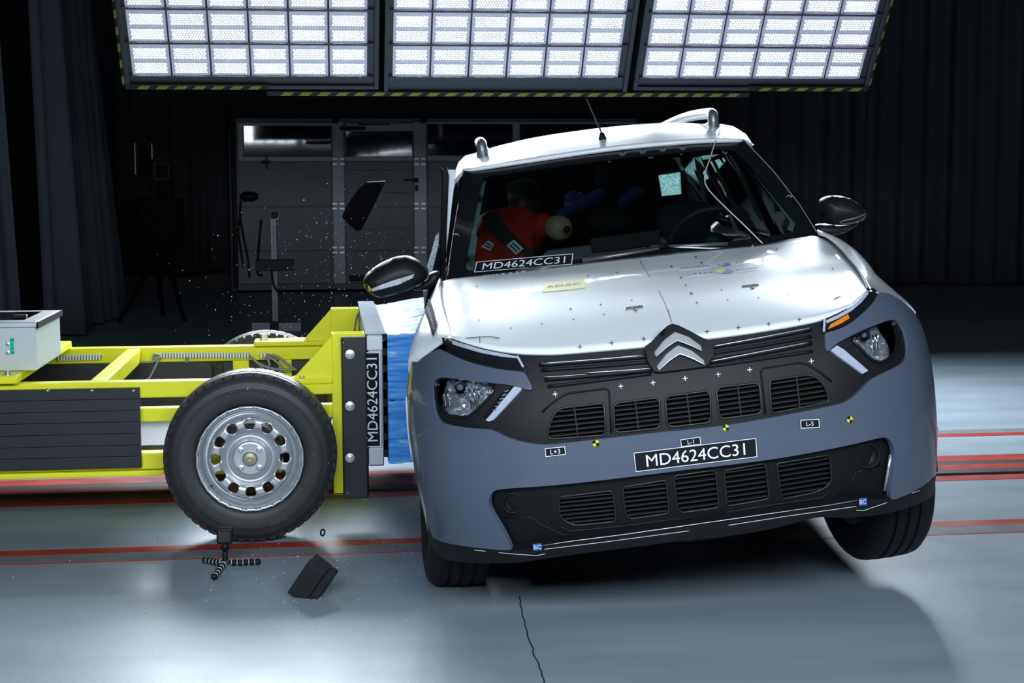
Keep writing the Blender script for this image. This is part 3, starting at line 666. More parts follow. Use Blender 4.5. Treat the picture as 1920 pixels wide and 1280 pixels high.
# tumbling black box
fb = at(587, 1090, 5.17); FB = thing('tumbling_box', 'black foam box tumbling in the air just above the floor', 'box', fb, (R(12), R(36), R(-18)))
M_FOAM = mat('black_foam', (.013, .014, .016), .85, noise=.3, nscale=60, bump=.3, bscale=250)
box('box_shell', (-.049, -.035, -.078), (.022, .035, .078), M_FOAM, FB, bevel=.004); box('box_lid', (.025, -.037, -.080), (.049, .033, .079), M_FOAM, FB, bevel=.004); box('box_seam', (.02, -.028, -.072), (.027, .028, .072), M_BLKD, FB, bevel=0)
# flying trim piece
pz = [(205, 92), (350, 84), (332, 130), (282, 240), (215, 370), (160, 478), (122, 485), (60, 430), (8, 372), (14, 340), (60, 250), (105, 185), (150, 128)]
fo = at(680, 385, 6.6); FP = thing('flying_trim', 'black torn trim panel flying through the air above the trolley', 'trim piece', fo)
pp = [at(640 + .2344 * a, 320 + .2344 * b, 6.6) - fo for a, b in pz]; pp = [V((p.x, p.y + .30 * p.x - .35 * p.z, p.z)) for p in pp]
fix_normals(obj('trim_panel', *prism(pp, (0, .012, 0)), mat('matt_black_trim', (.003, .0032, .004), .9, spec=.02, noise=.2), FP, bevel=.003))
e0, e1 = pp[0], pp[1]; obj('torn_edge', *tube([e0 + V((0, -.001, .001)), e1 + V((0, -.001, .001))], .0022, 6), M_ALU, FP)
# rubber ring
rp_ = at(605, 998, 5.75); ro = obj('rubber_ring', *tube([(.009 * math.cos(2 * math.pi * i / 16), 0, .012 * math.sin(2 * math.pi * i / 16)) for i in range(16)], .0035, 6, closed=True), M_BLKD, smooth=True); ro.location = rp_; ro.rotation_euler = (0, 0, R(30))
tag(ro, 'tiny black rubber ring flying right of the trolley wheel', 'ring')
# spray of glass from the burst side window
rnd = random.Random(3); m_ = MB()
def shard(p, s):
    E_ = Euler((rnd.uniform(0, 6), rnd.uniform(0, 6), rnd.uniform(0, 6))).to_matrix()
    m_.add([p + E_ @ V(q) * s for q in ((-1, -.6, 0), (1, -.4, .1), (.2, 1, 0), (0, 0, .7))], [(0, 2, 1), (0, 1, 3), (1, 2, 3), (2, 0, 3)])
for _ in range(620):
    t = rnd.random()
    if t < .55: px, py = rnd.gauss(560, 110), rnd.gauss(600, 110)
    elif t < .8: px, py = rnd.gauss(640, 60), rnd.gauss(470, 70)
    else: px, py = rnd.gauss(520, 130), rnd.gauss(880, 110)
    if px > 800 or px < 150 or py < 250: continue
    y = rnd.uniform(5.6, 7.6); p = at(px, py, y)
    if p.z < .02: continue
    shard(p, rnd.choice((.0012, .0016, .002, .0026, .0032)))
for _ in range(260):
    p = onfloor(rnd.gauss(560, 170), rnd.uniform(930, 1180), .003)
    if -1.2 < p.x < .6: shard(p, rnd.choice((.0015, .002, .003)))
tag(m_.build('glass_spray', M_SHARD), 'fine spray of broken window glass around the trolley', 'glass shards', kind='stuff')
# ================================================================== the car
CAR = thing('crash_test_car', 'white and grey compact car tilted by the side impact', 'car')
CAR.matrix_world = Matrix.Translation(CAR_T) @ CAR_R.to_4x4()
def zz(ox, oy, s=.3125): return lambda pts: [(ox + s * p[0], oy + s * p[1]) for p in pts]
z1, z2, z3, z4, z5, z6 = zz(740, 540), zz(1280, 540), zz(760, 860), zz(1260, 760), zz(820, 200), zz(1200, 200)
z8 = zz(640, 320, .2344)
def interp(tab, x):
    if x <= tab[0][0]: return tab[0][1]
    for i in range(len(tab) - 1):
        a, b = tab[i], tab[i + 1]
        if x <= b[0]:
            p, q = tab[max(i - 1, 0)], tab[min(i + 2, len(tab) - 1)]; h = b[0] - a[0]
            d0 = (b[1] - p[1]) / (b[0] - p[0]); d1 = (q[1] - a[1]) / (q[0] - a[0]); t = (x - a[0]) / h
            return a[1] * (2 * t ** 3 - 3 * t * t + 1) + d0 * h * (t ** 3 - 2 * t * t + t) + b[1] * (-2 * t ** 3 + 3 * t * t) + d1 * h * (t ** 3 - t * t)
    return tab[-1][1]
PROF = [(.10, -.66), (.2, -.72), (.3, -.775), (.42, -.815), (.55, -.838), (.65, -.845), (.74, -.840), (.82, -.822), (.90, -.790), (.98, -.745), (1.06, -.68)]
BOW = [(0, 0), (.2, .010), (.4, .036), (.5, .058), (.6, .098), (.68, .148), (.75, .213), (.80, .285), (.83, .35), (.846, .41), (.857, .50), (.864, .62), (.87, .85)]
KZ = [(.2, .975), (.27, .985), (.36, .996), (.43, 1.0), (.55, 1.01), (.7, 1.012), (.78, 1.005), (.84, 1.0), (.89, .985), (.95, .97), (1.05, .92)]
def g(x, z): return interp(PROF, z) + interp(BOW, abs(x) / interp(KZ, z))
def uns(px, py, surf=g, off=0., y=-.6):
    for _ in range(40):
        P = car(px, py, y); yn = surf(P.x, P.z) + off
        if abs(yn - y) < 1e-5: break
        y = y + .6 * (yn - y)
    if surf is g and (abs(yn - y) > .004 or abs(P.x) > .862 or y > -.2):   # grazing past the corner: nearest approach
        best = None
        for k in range(140):
            yy = -.88 + k * .005; P = car(px, py, yy); d = yy - g(P.x, P.z) - off
            if d >= 0: return P
            if best is None or d > best[0]: best = (d, P)
        return best[1]
    return car(px, py, y)
def xz(pts, surf=g, off=0.): return [(p.x, p.z) for p in (uns(a, b, surf, off) for a, b in pts)]
SARC = [(0., 0.)]
for _i in range(1, 871):
    _x = _i * .001; SARC.append((_x, SARC[-1][1] + math.hypot(.001, interp(BOW, _x) - interp(BOW, _x - .001))))
def s_of(x, z):
    k = min(abs(x) / interp(KZ, z), .8699); i = int(k * 1000); a, b = SARC[i], SARC[min(i + 1, 870)]
    return math.copysign(a[1] + (b[1] - a[1]) * (k * 1000 - i), x)
def x_of(s, z):
    t = abs(s); lo, hi = 0, len(SARC) - 1
    while hi - lo > 1:
        m = (lo + hi) // 2
        if SARC[m][1] <= t: lo = m
        else: hi = m
    a, b = SARC[lo], SARC[hi]; d = b[1] - a[1]
    return math.copysign((a[0] + (b[0] - a[0]) * ((t - a[1]) / d if d else 0)) * interp(KZ, z), s)
def wrap(pts):                                  # carry outline points at the corners round to the side
    out = []
    for x, z in pts:
        k = interp(KZ, z); out.append((math.copysign(.868 * k, x), z) if abs(x) > .824 * k else (x, z))
    return out
def skin(name, pts, m, off=0., holes=(), surf=g, parent=CAR, step=.025, edge=.012, solid=.02, local=False, back=1, label=None, auto=50, lip=0):
    o2 = pts if local else xz(pts, surf, off); hs = [h if local else xz(h, surf, off) for h in holes]
    if surf is g:
        o2 = wrap(o2); q = lambda P: [(s_of(x, z), z) for x, z in densify(P, .02)]
        vv, ff = patch2d(q(o2), [q(h) for h in hs], step, edge); vv = [(x_of(s_, z), z) for s_, z in vv]
    else: vv, ff = patch2d(o2, hs, step, edge)
    o = obj(name, [(x, surf(x, z) + off, z) for x, z in vv], ff, m, parent, smooth=True, label=label)
    me = o.data
    if me.polygons and sum(p.normal.y * p.area for p in me.polygons) > 0: me.flip_normals()
    if solid:
        md = o.modifiers.new('thickness', 'SOLIDIFY'); md.thickness = solid; md.offset = -1; md.use_even_offset = False
        if lip: md = o.modifiers.new('lip', 'BEVEL'); md.width = lip; md.segments = 3; md.limit_method = 'ANGLE'; md.angle_limit = R(55)
        else: md = o.modifiers.new('edges', 'EDGE_SPLIT'); md.split_angle = R(55)
    return o

# ---- grey bumper shell
B_L = z1([(75, 545), (105, 480), (160, 420), (215, 385), (268, 362), (300, 378), (360, 408), (430, 438), (510, 461), (600, 482), (700, 497), (772, 501), (790, 520), (814, 570), (826, 598), (816, 613), (792, 607), (740, 592), (680, 578), (600, 571), (470, 556), (350, 539), (290, 534), (255, 541), (235, 562), (229, 620), (231, 700), (245, 758), (268, 797), (310, 817), (400, 833), (500, 843), (570, 846), (610, 862), (680, 897), (760, 922), (850, 938), (930, 940), (1050, 926), (1300, 898), (1600, 863)])
B_R = z2([(0, 853), (250, 826), (480, 787), (760, 735), (900, 705), (955, 692), (990, 677), (1040, 640), (1090, 588), (1130, 546), (1180, 521), (1250, 487), (1305, 458), (1335, 435), (1352, 400), (1354, 350), (1343, 290), (1322, 228), (1297, 198), (1265, 188), (1225, 194), (1150, 223), (1080, 253), (1000, 290), (940, 322), (905, 347), (886, 370), (873, 380), (859, 364), (853, 310), (852, 277), (862, 266), (900, 257), (960, 237), (1010, 208), (1060, 168), (1110, 123), (1150, 78), (1168, 40), (1180, 22), (1240, 30), (1310, 70), (1400, 150), (1450, 260), (1480, 380), (1503, 500), (1521, 700), (1529, 860), (1530, 1000), (1527, 1110)])
B_B = z4([(1588, 412), (1540, 457), (1480, 500), (1400, 540), (1316, 571), (1311, 540), (1316, 480), (1327, 390), (1337, 300), (1331, 250), (1312, 211), (1282, 190), (1240, 195), (1150, 218), (950, 262), (600, 326), (0, 396)]) + z3([(1920, 35), (1380, 105), (900, 160), (570, 180), (528, 194), (503, 230), (500, 280), (520, 325), (560, 390), (605, 465), (630, 525), (640, 552), (450, 537), (300, 515), (220, 500), (165, 472), (140, 400), (115, 310), (92, 200), (76, 100)]) + z1([(105, 1000), (80, 800), (72, 650)])
def chaikin(p):
    out = []
    for i, a in enumerate(p):
        b = p[(i + 1) % len(p)]; out += [(a[0] * .75 + b[0] * .25, a[1] * .75 + b[1] * .25), (a[0] * .25 + b[0] * .75, a[1] * .25 + b[1] * .75)]
    return out
skin('bumper_shell', chaikin(chaikin(B_L + B_R + B_B)), M_GREY, solid=.018, edge=.010)
# ---- black mask with the air intakes
lensL = z1([(250, 560), (262, 545), (290, 537), (380, 540), (480, 550), (560, 565), (592, 582), (590, 620), (560, 665), (500, 720), (455, 760), (430, 775), (400, 776), (330, 766), (285, 748), (262, 715), (248, 660), (244, 600)])
lensR = z2([(1022, 292), (1080, 263), (1150, 225), (1220, 195), (1255, 192), (1277, 215), (1290, 280), (1291, 350), (1275, 395), (1235, 430), (1195, 447), (1150, 436), (1110, 405), (1060, 350), (1025, 315)])
inA = z1([(918, 905), (924, 830), (958, 750), (1000, 718), (1255, 688), (1264, 880)])
inB = z1([(1313, 705), (1335, 687), (1568, 657), (1588, 672), (1592, 822), (1572, 840), (1340, 864), (1318, 848)])
inC = z1([(1624, 662), (1642, 646), (1870, 616), (1891, 630), (1896, 786), (1880, 805), (1660, 831), (1634, 818)])
inD = z2([(200, 615), (222, 592), (440, 568), (460, 582), (472, 735), (455, 753), (240, 781), (220, 768)])
inE = z2([(517, 552), (745, 518), (800, 532), (850, 582), (873, 650), (873, 682), (545, 748), (530, 738)])
INT = [inA, inB, inC, inD, inE]
top_edge = z1([(335, 300), (352, 304), (430, 318), (560, 353), (700, 374), (850, 381), (1000, 379), (1300, 354), (1520, 334), (1720, 312)]) + z2([(130, 291), (400, 254), (700, 204), (860, 164), (1000, 109), (1060, 59), (1112, 6), (1150, -2), (1165, 20)])
mk = top_edge + z2([(1170, 60), (1200, 170), (1290, 180), (1345, 210), (1375, 330), (1368, 430), (1260, 510), (1140, 580), (1080, 660), (1000, 712), (760, 757), (480, 808), (250, 848), (0, 884)]) + z1([(1600, 884), (1300, 918), (1050, 946), (850, 956), (740, 938), (600, 880), (560, 862), (400, 850), (260, 820), (215, 740), (212, 560), (250, 520), (300, 400), (310, 340)])
MASK = skin('grille_mask', chaikin(mk), M_BLK, off=.014, holes=[lensL, lensR] + INT, solid=.02)
def hspan(poly, z):
    xs = []
    for i in range(len(poly)):
        (xa, za), (xb_, zb) = poly[i], poly[(i + 1) % len(poly)]
        if (za > z) != (zb > z): xs.append(xa + (xb_ - xa) * (z - za) / (zb - za))
    return (min(xs), max(xs)) if len(xs) >= 2 else None
M_SLAT = mat('slat_plastic', (.020, .020, .019), .33, noise=.2, nscale=40)
def bar(poly_x0, poly_x1, z, y0, y1, h, surf=g, n=8):
    v = []; f = []
    for i in range(n + 1):
        x = poly_x0 + (poly_x1 - poly_x0) * i / n; y = surf(x, z)
        v += [(x, y + y0, z + h * .35), (x, y + y0, z - h * .35), (x, y + y1, z - h * .6), (x, y + y1, z + h * .6)]
    for i in range(n):
        for k in range(4): f.append((i * 4 + k, i * 4 + (k + 1) % 4, i * 4 + 4 + (k + 1) % 4, i * 4 + 4 + k))
    f += [(3, 2, 1, 0), tuple(n * 4 + k for k in range(4))]; return v, f
def grille(name, poly, nslat, off, nv, rim=True, m=M_SLAT):
    P = roundpoly(xz(poly, g, off), .012, 3); zs = [p[1] for p in P]; z0, z1_ = min(zs), max(zs)
    ring = [V((x, g(x, z) + off - .004, z)) for x, z in densify(P, .02)]
    o = obj(name, *tube(ring, .0035, 6, closed=True), m, CAR, smooth=True)
    for i in range(nslat):
        z = z0 + (z1_ - z0) * (i + .8) / (nslat + .6); sp = hspan(P, z)
        if sp and sp[1] - sp[0] > .02: obj('slat', *bar(sp[0] - .002, sp[1] + .002, z, off + .001, off + .03, .0055), m, o)
    xs = [p[0] for p in P]
    for i in range(nv):
        x = min(xs) + (max(xs) - min(xs)) * (i + 1) / (nv + 1); zs_ = [p[1] for p in P if abs(p[0] - x) < .02] or zs; a, b = (max(min(zs_), z0 + .004), max(zs_))
        v, f = boxvf((x - .002, g(x, z0) + off + .004, a), (x + .002, g(x, z0) + off + .03, b)); obj('grille_bar', v, f, m, o)
    return o
for p, nv in zip(INT, (1, 1, 1, 1, 1)): grille('air_intake', p, 6, .016, nv)
# the mesh behind, and the frame line around the outer intakes
skin('radiator_screen', z1([(900, 690), (1250, 640), (1920, 590)]) + z2([(450, 530), (800, 500), (900, 600), (900, 720), (450, 800)]) + z1([(1900, 850), (1300, 900), (900, 920)]), mat('radiator_black', (.010, .011, .012), .6, noise=.5, nscale=90), off=.085, solid=.01)
for ln in (z1([(885, 745), (930, 700), (1010, 645), (1050, 630), (1262, 603), (1284, 612), (1290, 680), (1300, 870)]), z2([(497, 755), (478, 560), (470, 500), (482, 480), (700, 447), (745, 455), (820, 500), (895, 560)])):
    obj('mask_seam', *tube([uns(a, b, g, .010) for a, b in ln], .0028, 6), M_BLKD, MASK, smooth=True)
# ribs with bright edges either side of the badge
def resample2(pts, n): return [(p.x, p.y) for p in resample([V((a, b, 0)) for a, b in pts], n)]
def rib(pts, r, m, off=.008, name='grille_rib'): return obj(name, *tube([uns(a, b, g, off) for a, b in densify(pts, 40)[:1] + resample2(pts, 14)], r, 8), m, MASK, smooth=True)
def resample2(pts, n): return [(p.x, p.y) for p in resample([V((a, b, 0)) for a, b in pts], n)]
M_EDGE = mat('rib_bright_edge', (.55, .57, .6), .25, metal=.7, noise=.1)
for L_pts, r_, m in (([(868, 460), (1200, 435), (1525, 408)], .007, M_BLK), ([(880, 492), (1200, 470), (1530, 442)], .005, M_BLK), ([(900, 545), (1200, 522), (1540, 488)], .008, M_BLK), ([(918, 590), (1200, 555), (1540, 512)], .005, M_BLK), ([(878, 452), (1200, 428), (1490, 403)], .0018, M_EDGE), ([(1150, 508), (1350, 495), (1535, 481)], .0018, M_EDGE), ([(895, 533), (1020, 526), (1150, 515)], .0012, M_EDGE)):
    rib(z1(L_pts), r_, m, .006 if m is M_BLK else -.002)
for R_pts, r_, m in (([(165, 355), (460, 305), (770, 247)], .007, M_BLK), ([(170, 392), (460, 345), (772, 290)], .005, M_BLK), ([(165, 440), (460, 390), (772, 328)], .008, M_BLK), ([(150, 470), (460, 425), (780, 378)], .005, M_BLK), ([(180, 349), (460, 298), (765, 239)], .0018, M_EDGE), ([(172, 438), (460, 382), (755, 325)], .0018, M_EDGE)):
    rib(z2(R_pts), r_, m, .006 if m is M_BLK else -.002)
# badge: raised carrier and two chrome chevrons
hump = z1([(1500, 350), (1540, 322), (1585, 272), (1635, 226), (1665, 213), (1700, 221), (1770, 255), (1845, 296), (1910, 320), (1915, 400), (1870, 468), (1600, 502), (1560, 500), (1520, 440)])
skin('badge_carrier', hump, M_BLK, off=-.010, solid=.05, edge=.006, step=.015)
chev = [(z1([(1556, 386), (1612, 314), (1680, 261), (1762, 290), (1838, 346)]), z1([(1564, 412), (1628, 356), (1690, 313), (1762, 338), (1843, 377)])),
        (z1([(1571, 470), (1633, 390), (1702, 341), (1782, 374), (1856, 432)]), z1([(1582, 494), (1648, 431), (1708, 393), (1772, 415), (1858, 460)]))]
for out_, inn in chev:                          # each chevron: a bar whose face leans back towards its upper edge
    v = []
    for (a, b), (c, d) in zip(resample2(out_, 9), resample2(inn, 9)):
        A, B2 = uns(a, b, g, -.014), uns(c, d, g, -.014); Cm = A.lerp(B2, .5)
        v += [V((A.x, A.y + .012, A.z)), V((A.x, A.y - .006, A.z)), V((Cm.x, Cm.y - .012, Cm.z)), V((B2.x, B2.y - .016, B2.z)), V((B2.x, B2.y + .012, B2.z))]
    f = [(i * 5 + k, i * 5 + k + 1, i * 5 + k + 6, i * 5 + k + 5) for i in range(8) for k in range(4)] + [(i * 5 + 4, i * 5, i * 5 + 5, i * 5 + 9) for i in range(8)] + [(0, 1, 2, 3, 4), (44, 43, 42, 41, 40)]
    ch = fix_normals(obj('badge_chevron', v, f, mat('badge_chrome', (.80, .83, .86), .22, metal=.55, noise=.04), CAR, bevel=.003)); ch['label'] = 'chrome chevron of the grille badge'
# ---- lamps
M_LENS = clear_glass('lamp_glass', (.93, .95, .97))
M_REFL = mat('lamp_reflector', (.90, .92, .94), .16, metal=.75, noise=.06, nscale=30)
def headlamp(poly, cpx, rad):
    P = xz(poly, g, .0); cx = sum(p[0] for p in P) / len(P); cz = sum(p[1] for p in P) / len(P)
    B = uns(*cpx, g, 0)
    lamp = skin('headlamp', poly, M_LENS, off=.004, solid=.003, edge=.008, step=.02)
    P0 = P; P = [(cx + (x - cx) * 1.22, cz + (z - cz) * 1.10) for x, z in P]
    vv, ff = patch2d(P, (), .010, .008)
    dmax = max(math.hypot(x - cx, z - cz) for x, z in P)
    xl, xr_ = min(p[0] for p in P0), max(p[0] for p in P0); yl, yr = g(xl, cz), g(xr_, cz)
    def bowl(x, z):
        d = min(math.hypot(x - p[0], z - p[1]) for p in densify(P, .01)); t = min(1, d / .075)
        # faceted reflector: stepped columns
        st = .006 * (math.floor((x - B.x) / .018) % 2) + .004 * (math.floor((z - B.z) / .026) % 2)
        ch_ = yl + (yr - yl) * (x - xl) / (xr_ - xl)
        return max(g(min(max(x, xl), xr_), z), ch_) + .034 + .055 * math.sqrt(max(0, 1 - (1 - t) ** 2)) - st * (1 if t > .3 else 0)
    jr = random.Random(5)
    o = obj('reflector', [(x, bowl(x, z) + jr.uniform(-.0006, .0006), z) for x, z in vv], ff, M_REFL, lamp)
    if sum(p.normal.y for p in o.data.polygons) > 0: o.data.flip_normals()
    y = g(B.x, B.z)
    M = Matrix.Translation((B.x, y + .075, B.z))
    obj('bulb_ring', *lathe([(.020, 0), (.021, -.03), (.017, -.032), (.015, -.02), (.012, 0)], 24, 'Y', M), M_CHROME, lamp, auto=40)
    obj('bulb', *lathe([(.011, 0), (.011, -.022), (.006, -.034), (0, -.036)], 16, 'Y', M), mat('bulb_glass', (.25, .27, .30), .1, spec=.8, noise=.1), lamp, smooth=True)
    # frame ring around the lens
    P = P0
    obj('lamp_rim', *tube([(x, g(x, z) + .006, z) for x, z in densify(P, .012)], .004, 8, closed=True), M_GLOSSBLK, lamp, smooth=True)
    for k in (-1, 1):   # vertical flutes
        for j in range(3):
            x = B.x + k * (.028 + j * .014); sp = [z for (xx, z) in P if abs(xx - x) < .02]
            if len(sp) > 1: obj('reflector_flute', *tube([(x, g(x, cz) + .055, min(sp) + .02), (x, g(x, cz) + .05, B.z - .005)], .0035, 6), M_CHROME, lamp, smooth=True)
    return lamp
headlamp(lensL, z1([(392, 610)])[0], .02); headlamp(lensR, z2([(1110, 290)])[0], .02)
M_DRL = mat('drl_diffuser', (.42, .46, .56), .25, spec=.7, noise=.1, nscale=60, coat=.6)
M_LAMPBLK = mat('lamp_dark_inner', (.010, .010, .014), .2, coat=.6, noise=.3, nscale=20)
dl = skin('daytime_lamp', z1([(715, 592), (735, 586), (763, 604), (592, 790), (565, 800), (545, 793)]), M_DRL, off=.004, solid=.012, edge=.008); skin('lamp_inner', z1([(632, 640), (700, 590), (718, 594), (556, 785), (530, 770)]), M_LAMPBLK, off=.008, solid=.008, edge=.01, parent=dl)
for i in range(6): obj('light_rib', *tube([uns(*p, g, .002) for p in z1([(640 - i * 14 + 20, 622 + i * 22), (668 - i * 14 + 14, 612 + i * 24)])], .002, 6), M_EDGE, dl)
skin('daytime_lamp', z2([(888, 372), (925, 343), (965, 366), (1040, 430), (1114, 494), (1080, 514), (1000, 455), (930, 405)]), M_DRL, off=.004, solid=.012, edge=.008)
upL = z1([(284, 296), (345, 303), (420, 330), (520, 360), (640, 385), (735, 402), (777, 474), (766, 488), (640, 470), (520, 440), (420, 405), (340, 365), (288, 330)])
upR = z2([(850, 186), (930, 150), (1000, 112), (1060, 62), (1112, 6), (1150, 5), (1162, 40), (1142, 85), (1092, 140), (1020, 195), (940, 240), (854, 264), (843, 240)])
for q, strip_, edge_ in ((upL, z1([(345, 312), (430, 338), (520, 366), (640, 390), (732, 408), (738, 420), (640, 410), (520, 388), (430, 362), (345, 335)]), z1([(735, 408), (772, 474)])), (upR, z2([(862, 192), (930, 160), (1000, 120), (1060, 72), (1105, 20), (1118, 30), (1072, 86), (1010, 138), (940, 178), (866, 210)]), z2([(852, 186), (847, 262)]))):
    lp = skin('position_lamp', q, M_LAMPBLK, off=.002, solid=.02, edge=.01)
    skin('light_guide', strip_, M_DRL, off=-.002, solid=.004, edge=.01, parent=lp); obj('lamp_end', *tube([uns(a, b, g, -.002) for a, b in edge_], .004, 8), M_DRL, lp)
    if q is upR: skin('turn_signal', z2([(888, 216), (992, 156), (1002, 180), (950, 212), (872, 246)]), mat('amber_lens', (.75, .22, .02), .2, coat=.6, noise=.15, nscale=80), off=-.003, solid=.004, edge=.01, parent=lp)
# ---- lower opening
lowG = [z3([(918, 240), (935, 225), (1245, 188), (1264, 375), (1020, 398), (960, 375), (925, 340)]), z3([(1303, 178), (1320, 165), (1565, 125), (1582, 325), (1350, 359), (1320, 330)]), z3([(1608, 112), (1625, 98), (1860, 64), (1882, 290), (1655, 321), (1630, 290)]), z4([(310, 388), (560, 344), (582, 558), (335, 601), (325, 572)]), z4([(624, 347), (945, 294), (957, 450), (920, 492), (850, 522), (656, 561)])]
low = z4([(1322, 575), (1330, 480), (1345, 300), (1340, 240), (1315, 198), (1285, 178), (1240, 183), (950, 250), (600, 312), (0, 382)]) + z3([(1920, 22), (1380, 92), (900, 147), (560, 168), (510, 190), (488, 240), (492, 300), (545, 390), (595, 470), (625, 560), (700, 575), (830, 545), (1300, 480), (1920, 395)]) + z4([(500, 690), (900, 635), (1120, 600)])
LOW = skin('lower_grille_panel', chaikin(low), M_BLKD, off=.035, holes=lowG, solid=.015)
for p in lowG: grille('lower_grille', p, 7, .037, 0, m=mat('lower_slat_plastic', (.014, .014, .014), .35, noise=.2, nscale=40))
skin('lower_screen', z3([(880, 170), (1920, 20)]) + z4([(600, 280), (1000, 260), (1000, 560), (0, 680)]) + z3([(1900, 360), (900, 430)]), MATS['radiator_black'], off=.095, solid=.01)
for pc_, r_ in ((z3([(645, 262)])[0], .030), (z4([(1170, 300)])[0], .036)):
    B = uns(*pc_, g, .03); M = Matrix.Translation((B.x, g(B.x, B.z) + .032, B.z))
    obj('fog_lamp_blank', *lathe([(0, .012), (r_ * .8, .010), (r_ * .95, -.004), (r_, -.010), (r_ * 1.08, -.008), (r_ * 1.1, .01)], 32, 'Y', M), M_BLK, LOW, smooth=True)
for ln in (z3([(580, 352), (760, 350), (800, 385), (940, 455), (1010, 455)]), z4([(1262, 362), (1100, 402), (1085, 440), (1000, 545)]), z3([(870, 380), (990, 434), (1330, 400), (1920, 320)]), z4([(40, 685), (640, 590), (900, 555), (990, 460)])):
    obj('panel_edge', *tube([uns(a, b, g, .032) for a, b in ln], .003, 6), M_BLK, LOW, smooth=True)
obj('side_curtain_slot', *tube([uns(a, b, g, .02) for a, b in z4([(1312, 295), (1295, 400), (1275, 510)])], .005, 6), M_EDGE, LOW, smooth=True)
# ---- skirt
skt = z3([(160, 468), (220, 496), (300, 510), (450, 532), (642, 548), (760, 540), (830, 520), (1300, 455), (1920, 375)]) + z4([(500, 672), (980, 592), (1120, 566), (1310, 560), (1400, 538), (1480, 497), (1540, 453), (1590, 408), (1588, 470), (1576, 535), (1500, 580), (1400, 620), (1260, 655), (1100, 672), (1000, 672), (870, 668), (780, 692), (600, 742), (300, 790), (0, 828)]) + z3([(1920, 460), (1500, 512), (1000, 575), (800, 605), (680, 624), (450, 628), (250, 612), (195, 570)])
SK = skin('front_skirt', chaikin(skt), M_BLK, off=.002, solid=.05, step=.03)
for ln in (z3([(820, 520), (1000, 493), (1300, 455)]) + z4([(960, 595), (1110, 568)]),):
    obj('lip_highlight', *tube([uns(a, b, g, -.005) for a, b in resample2(ln, 24)], .0014, 6), M_EDGE, SK, smooth=True)  # highlight line of the lip, laid on as a thin bright strip
for ln in (z3([(415, 547), (640, 570), (790, 580), (838, 569)]), z3([(835, 542), (1200, 498), (1700, 432)]), z4([(1105, 628), (1150, 630), (1290, 582)]), z4([(1440, 525), (1485, 510)]), z4([(340, 718), (700, 662), (1105, 605)])):
    obj('chalk_mark', *tube([uns(a, b, g, -.002) for a, b in ln], .0007, 5), M_PAPERWHT, SK)
# ---- bonnet: a surface spanned by its four traced edges
Fc = smooth_path([uns(a, b, g, .0) for a, b in z1([(340, 291), (430, 321), (560, 356), (700, 377), (850, 384), (1000, 382), (1300, 357), (1520, 337), (1720, 315)]) + z2([(130, 293), (400, 257), (700, 207), (860, 167), (1000, 112), (1060, 62), (1110, 12)])], 4)
def yrear(x): return .20 + .34 * x * x
def unr(px, py, fy): return uns(px, py, lambda x, z: fy(x), 0, .2)
Bc = smooth_path([unr(a, b, yrear) for a, b in [(828, 528), (851, 522), (976, 508), (1101, 492), (1226, 478), (1340, 466), (1420, 458), (1481, 448), (1525, 442), (1533, 443)]], 4)
Lc = smooth_path([Fc[0]] + [car(*p) for p in [(838, 600, -.33), (830, 572, -.08), (826, 548, .14)]] + [Bc[0]], 6)
Rc = smooth_path([Fc[-1]] + [car(*p) for p in [(1612, 515, -.18), (1590, 488, .02), (1566, 462, .22), (1548, 448, .33)]] + [Bc[-1]], 6)
N, Mv = 60, 30
F_, B_, L2, R2 = resample(Fc, N + 1), resample(Bc, N + 1), resample(Lc, Mv + 1), resample(Rc, Mv + 1)
hv = []; hf = []
for i in range(N + 1):
    u = i / N
    for j in range(Mv + 1):
        v_ = j / Mv
        P = F_[i] * (1 - v_) + B_[i] * v_ + L2[j] * (1 - u) + R2[j] * u - (F_[0] * (1 - u) * (1 - v_) + F_[N] * u * (1 - v_) + B_[0] * (1 - u) * v_ + B_[N] * u * v_)
        e = min(1, 4 * u * (1 - u) * 1.6)
        P.z += e * (.034 * math.sin(math.pi * v_ ** .8) - .008 * math.exp(-((abs(u - .5) - .33) / .05) ** 2) * math.sin(math.pi * v_))
        hv.append(P)
for i in range(N):
    for j in range(Mv): a = i * (Mv + 1) + j; hf.append((a, a + Mv + 1, a + Mv + 2, a + 1))
HOOD = obj('bonnet', hv, hf, M_WHITE, CAR, smooth=True, solid=.012)
HB = BVHTree.FromPolygons(hv, hf)
def on_hood(px, py, lift=.0015):
    r = (_CI @ ray(px, py)).normalized(); h = HB.ray_cast(_CO, r)
    return (h[0] + h[1] * (lift if h[1].z > 0 else -lift)) if h[0] else None
# ---- wings
def wing(name, inner, outer, low_, m=M_WHITE):
    C = [inner, outer, low_]; v, f = loft(C, 30, 8); return fix_normals(obj(name, v, f, m, CAR, smooth=True, solid=.008, soff=0)), v, f
LW, lwv, lwf = wing('front_wing', [p for p in Lc], [car(772, 690, -.34), car(770, 672, -.34), car(774, 645, -.30), car(785, 612, -.17), car(799, 582, .04), (lambda q: q)(car(811, 556, .25)), car(819, 538, .42)], [V((x, y, z)) for x, y, z in ((-.825, -.30, .86), (-.836, -.22, .83), (-.852, -.1, .80), (-.86, .1, .79), (-.86, .3, .80), (-.86, .45, .82))])
RW, rwv, rwf = wing('front_wing', [p + V((.006, 0, -.004)) for p in Rc], [car(1712, 582, -.40), car(1700, 567, -.34), car(1680, 550, -.25), car(1644, 519, -.08), car(1631, 501, .02), car(1606, 475, .2), car(1575, 456, .36), car(1538, 442, .47)], [V((x, y, z)) for x, y, z in ((.80, -.38, .86), (.815, -.28, .83), (.84, -.1, .80), (.848, .1, .79), (.852, .3, .80), (.855, .45, .82))])
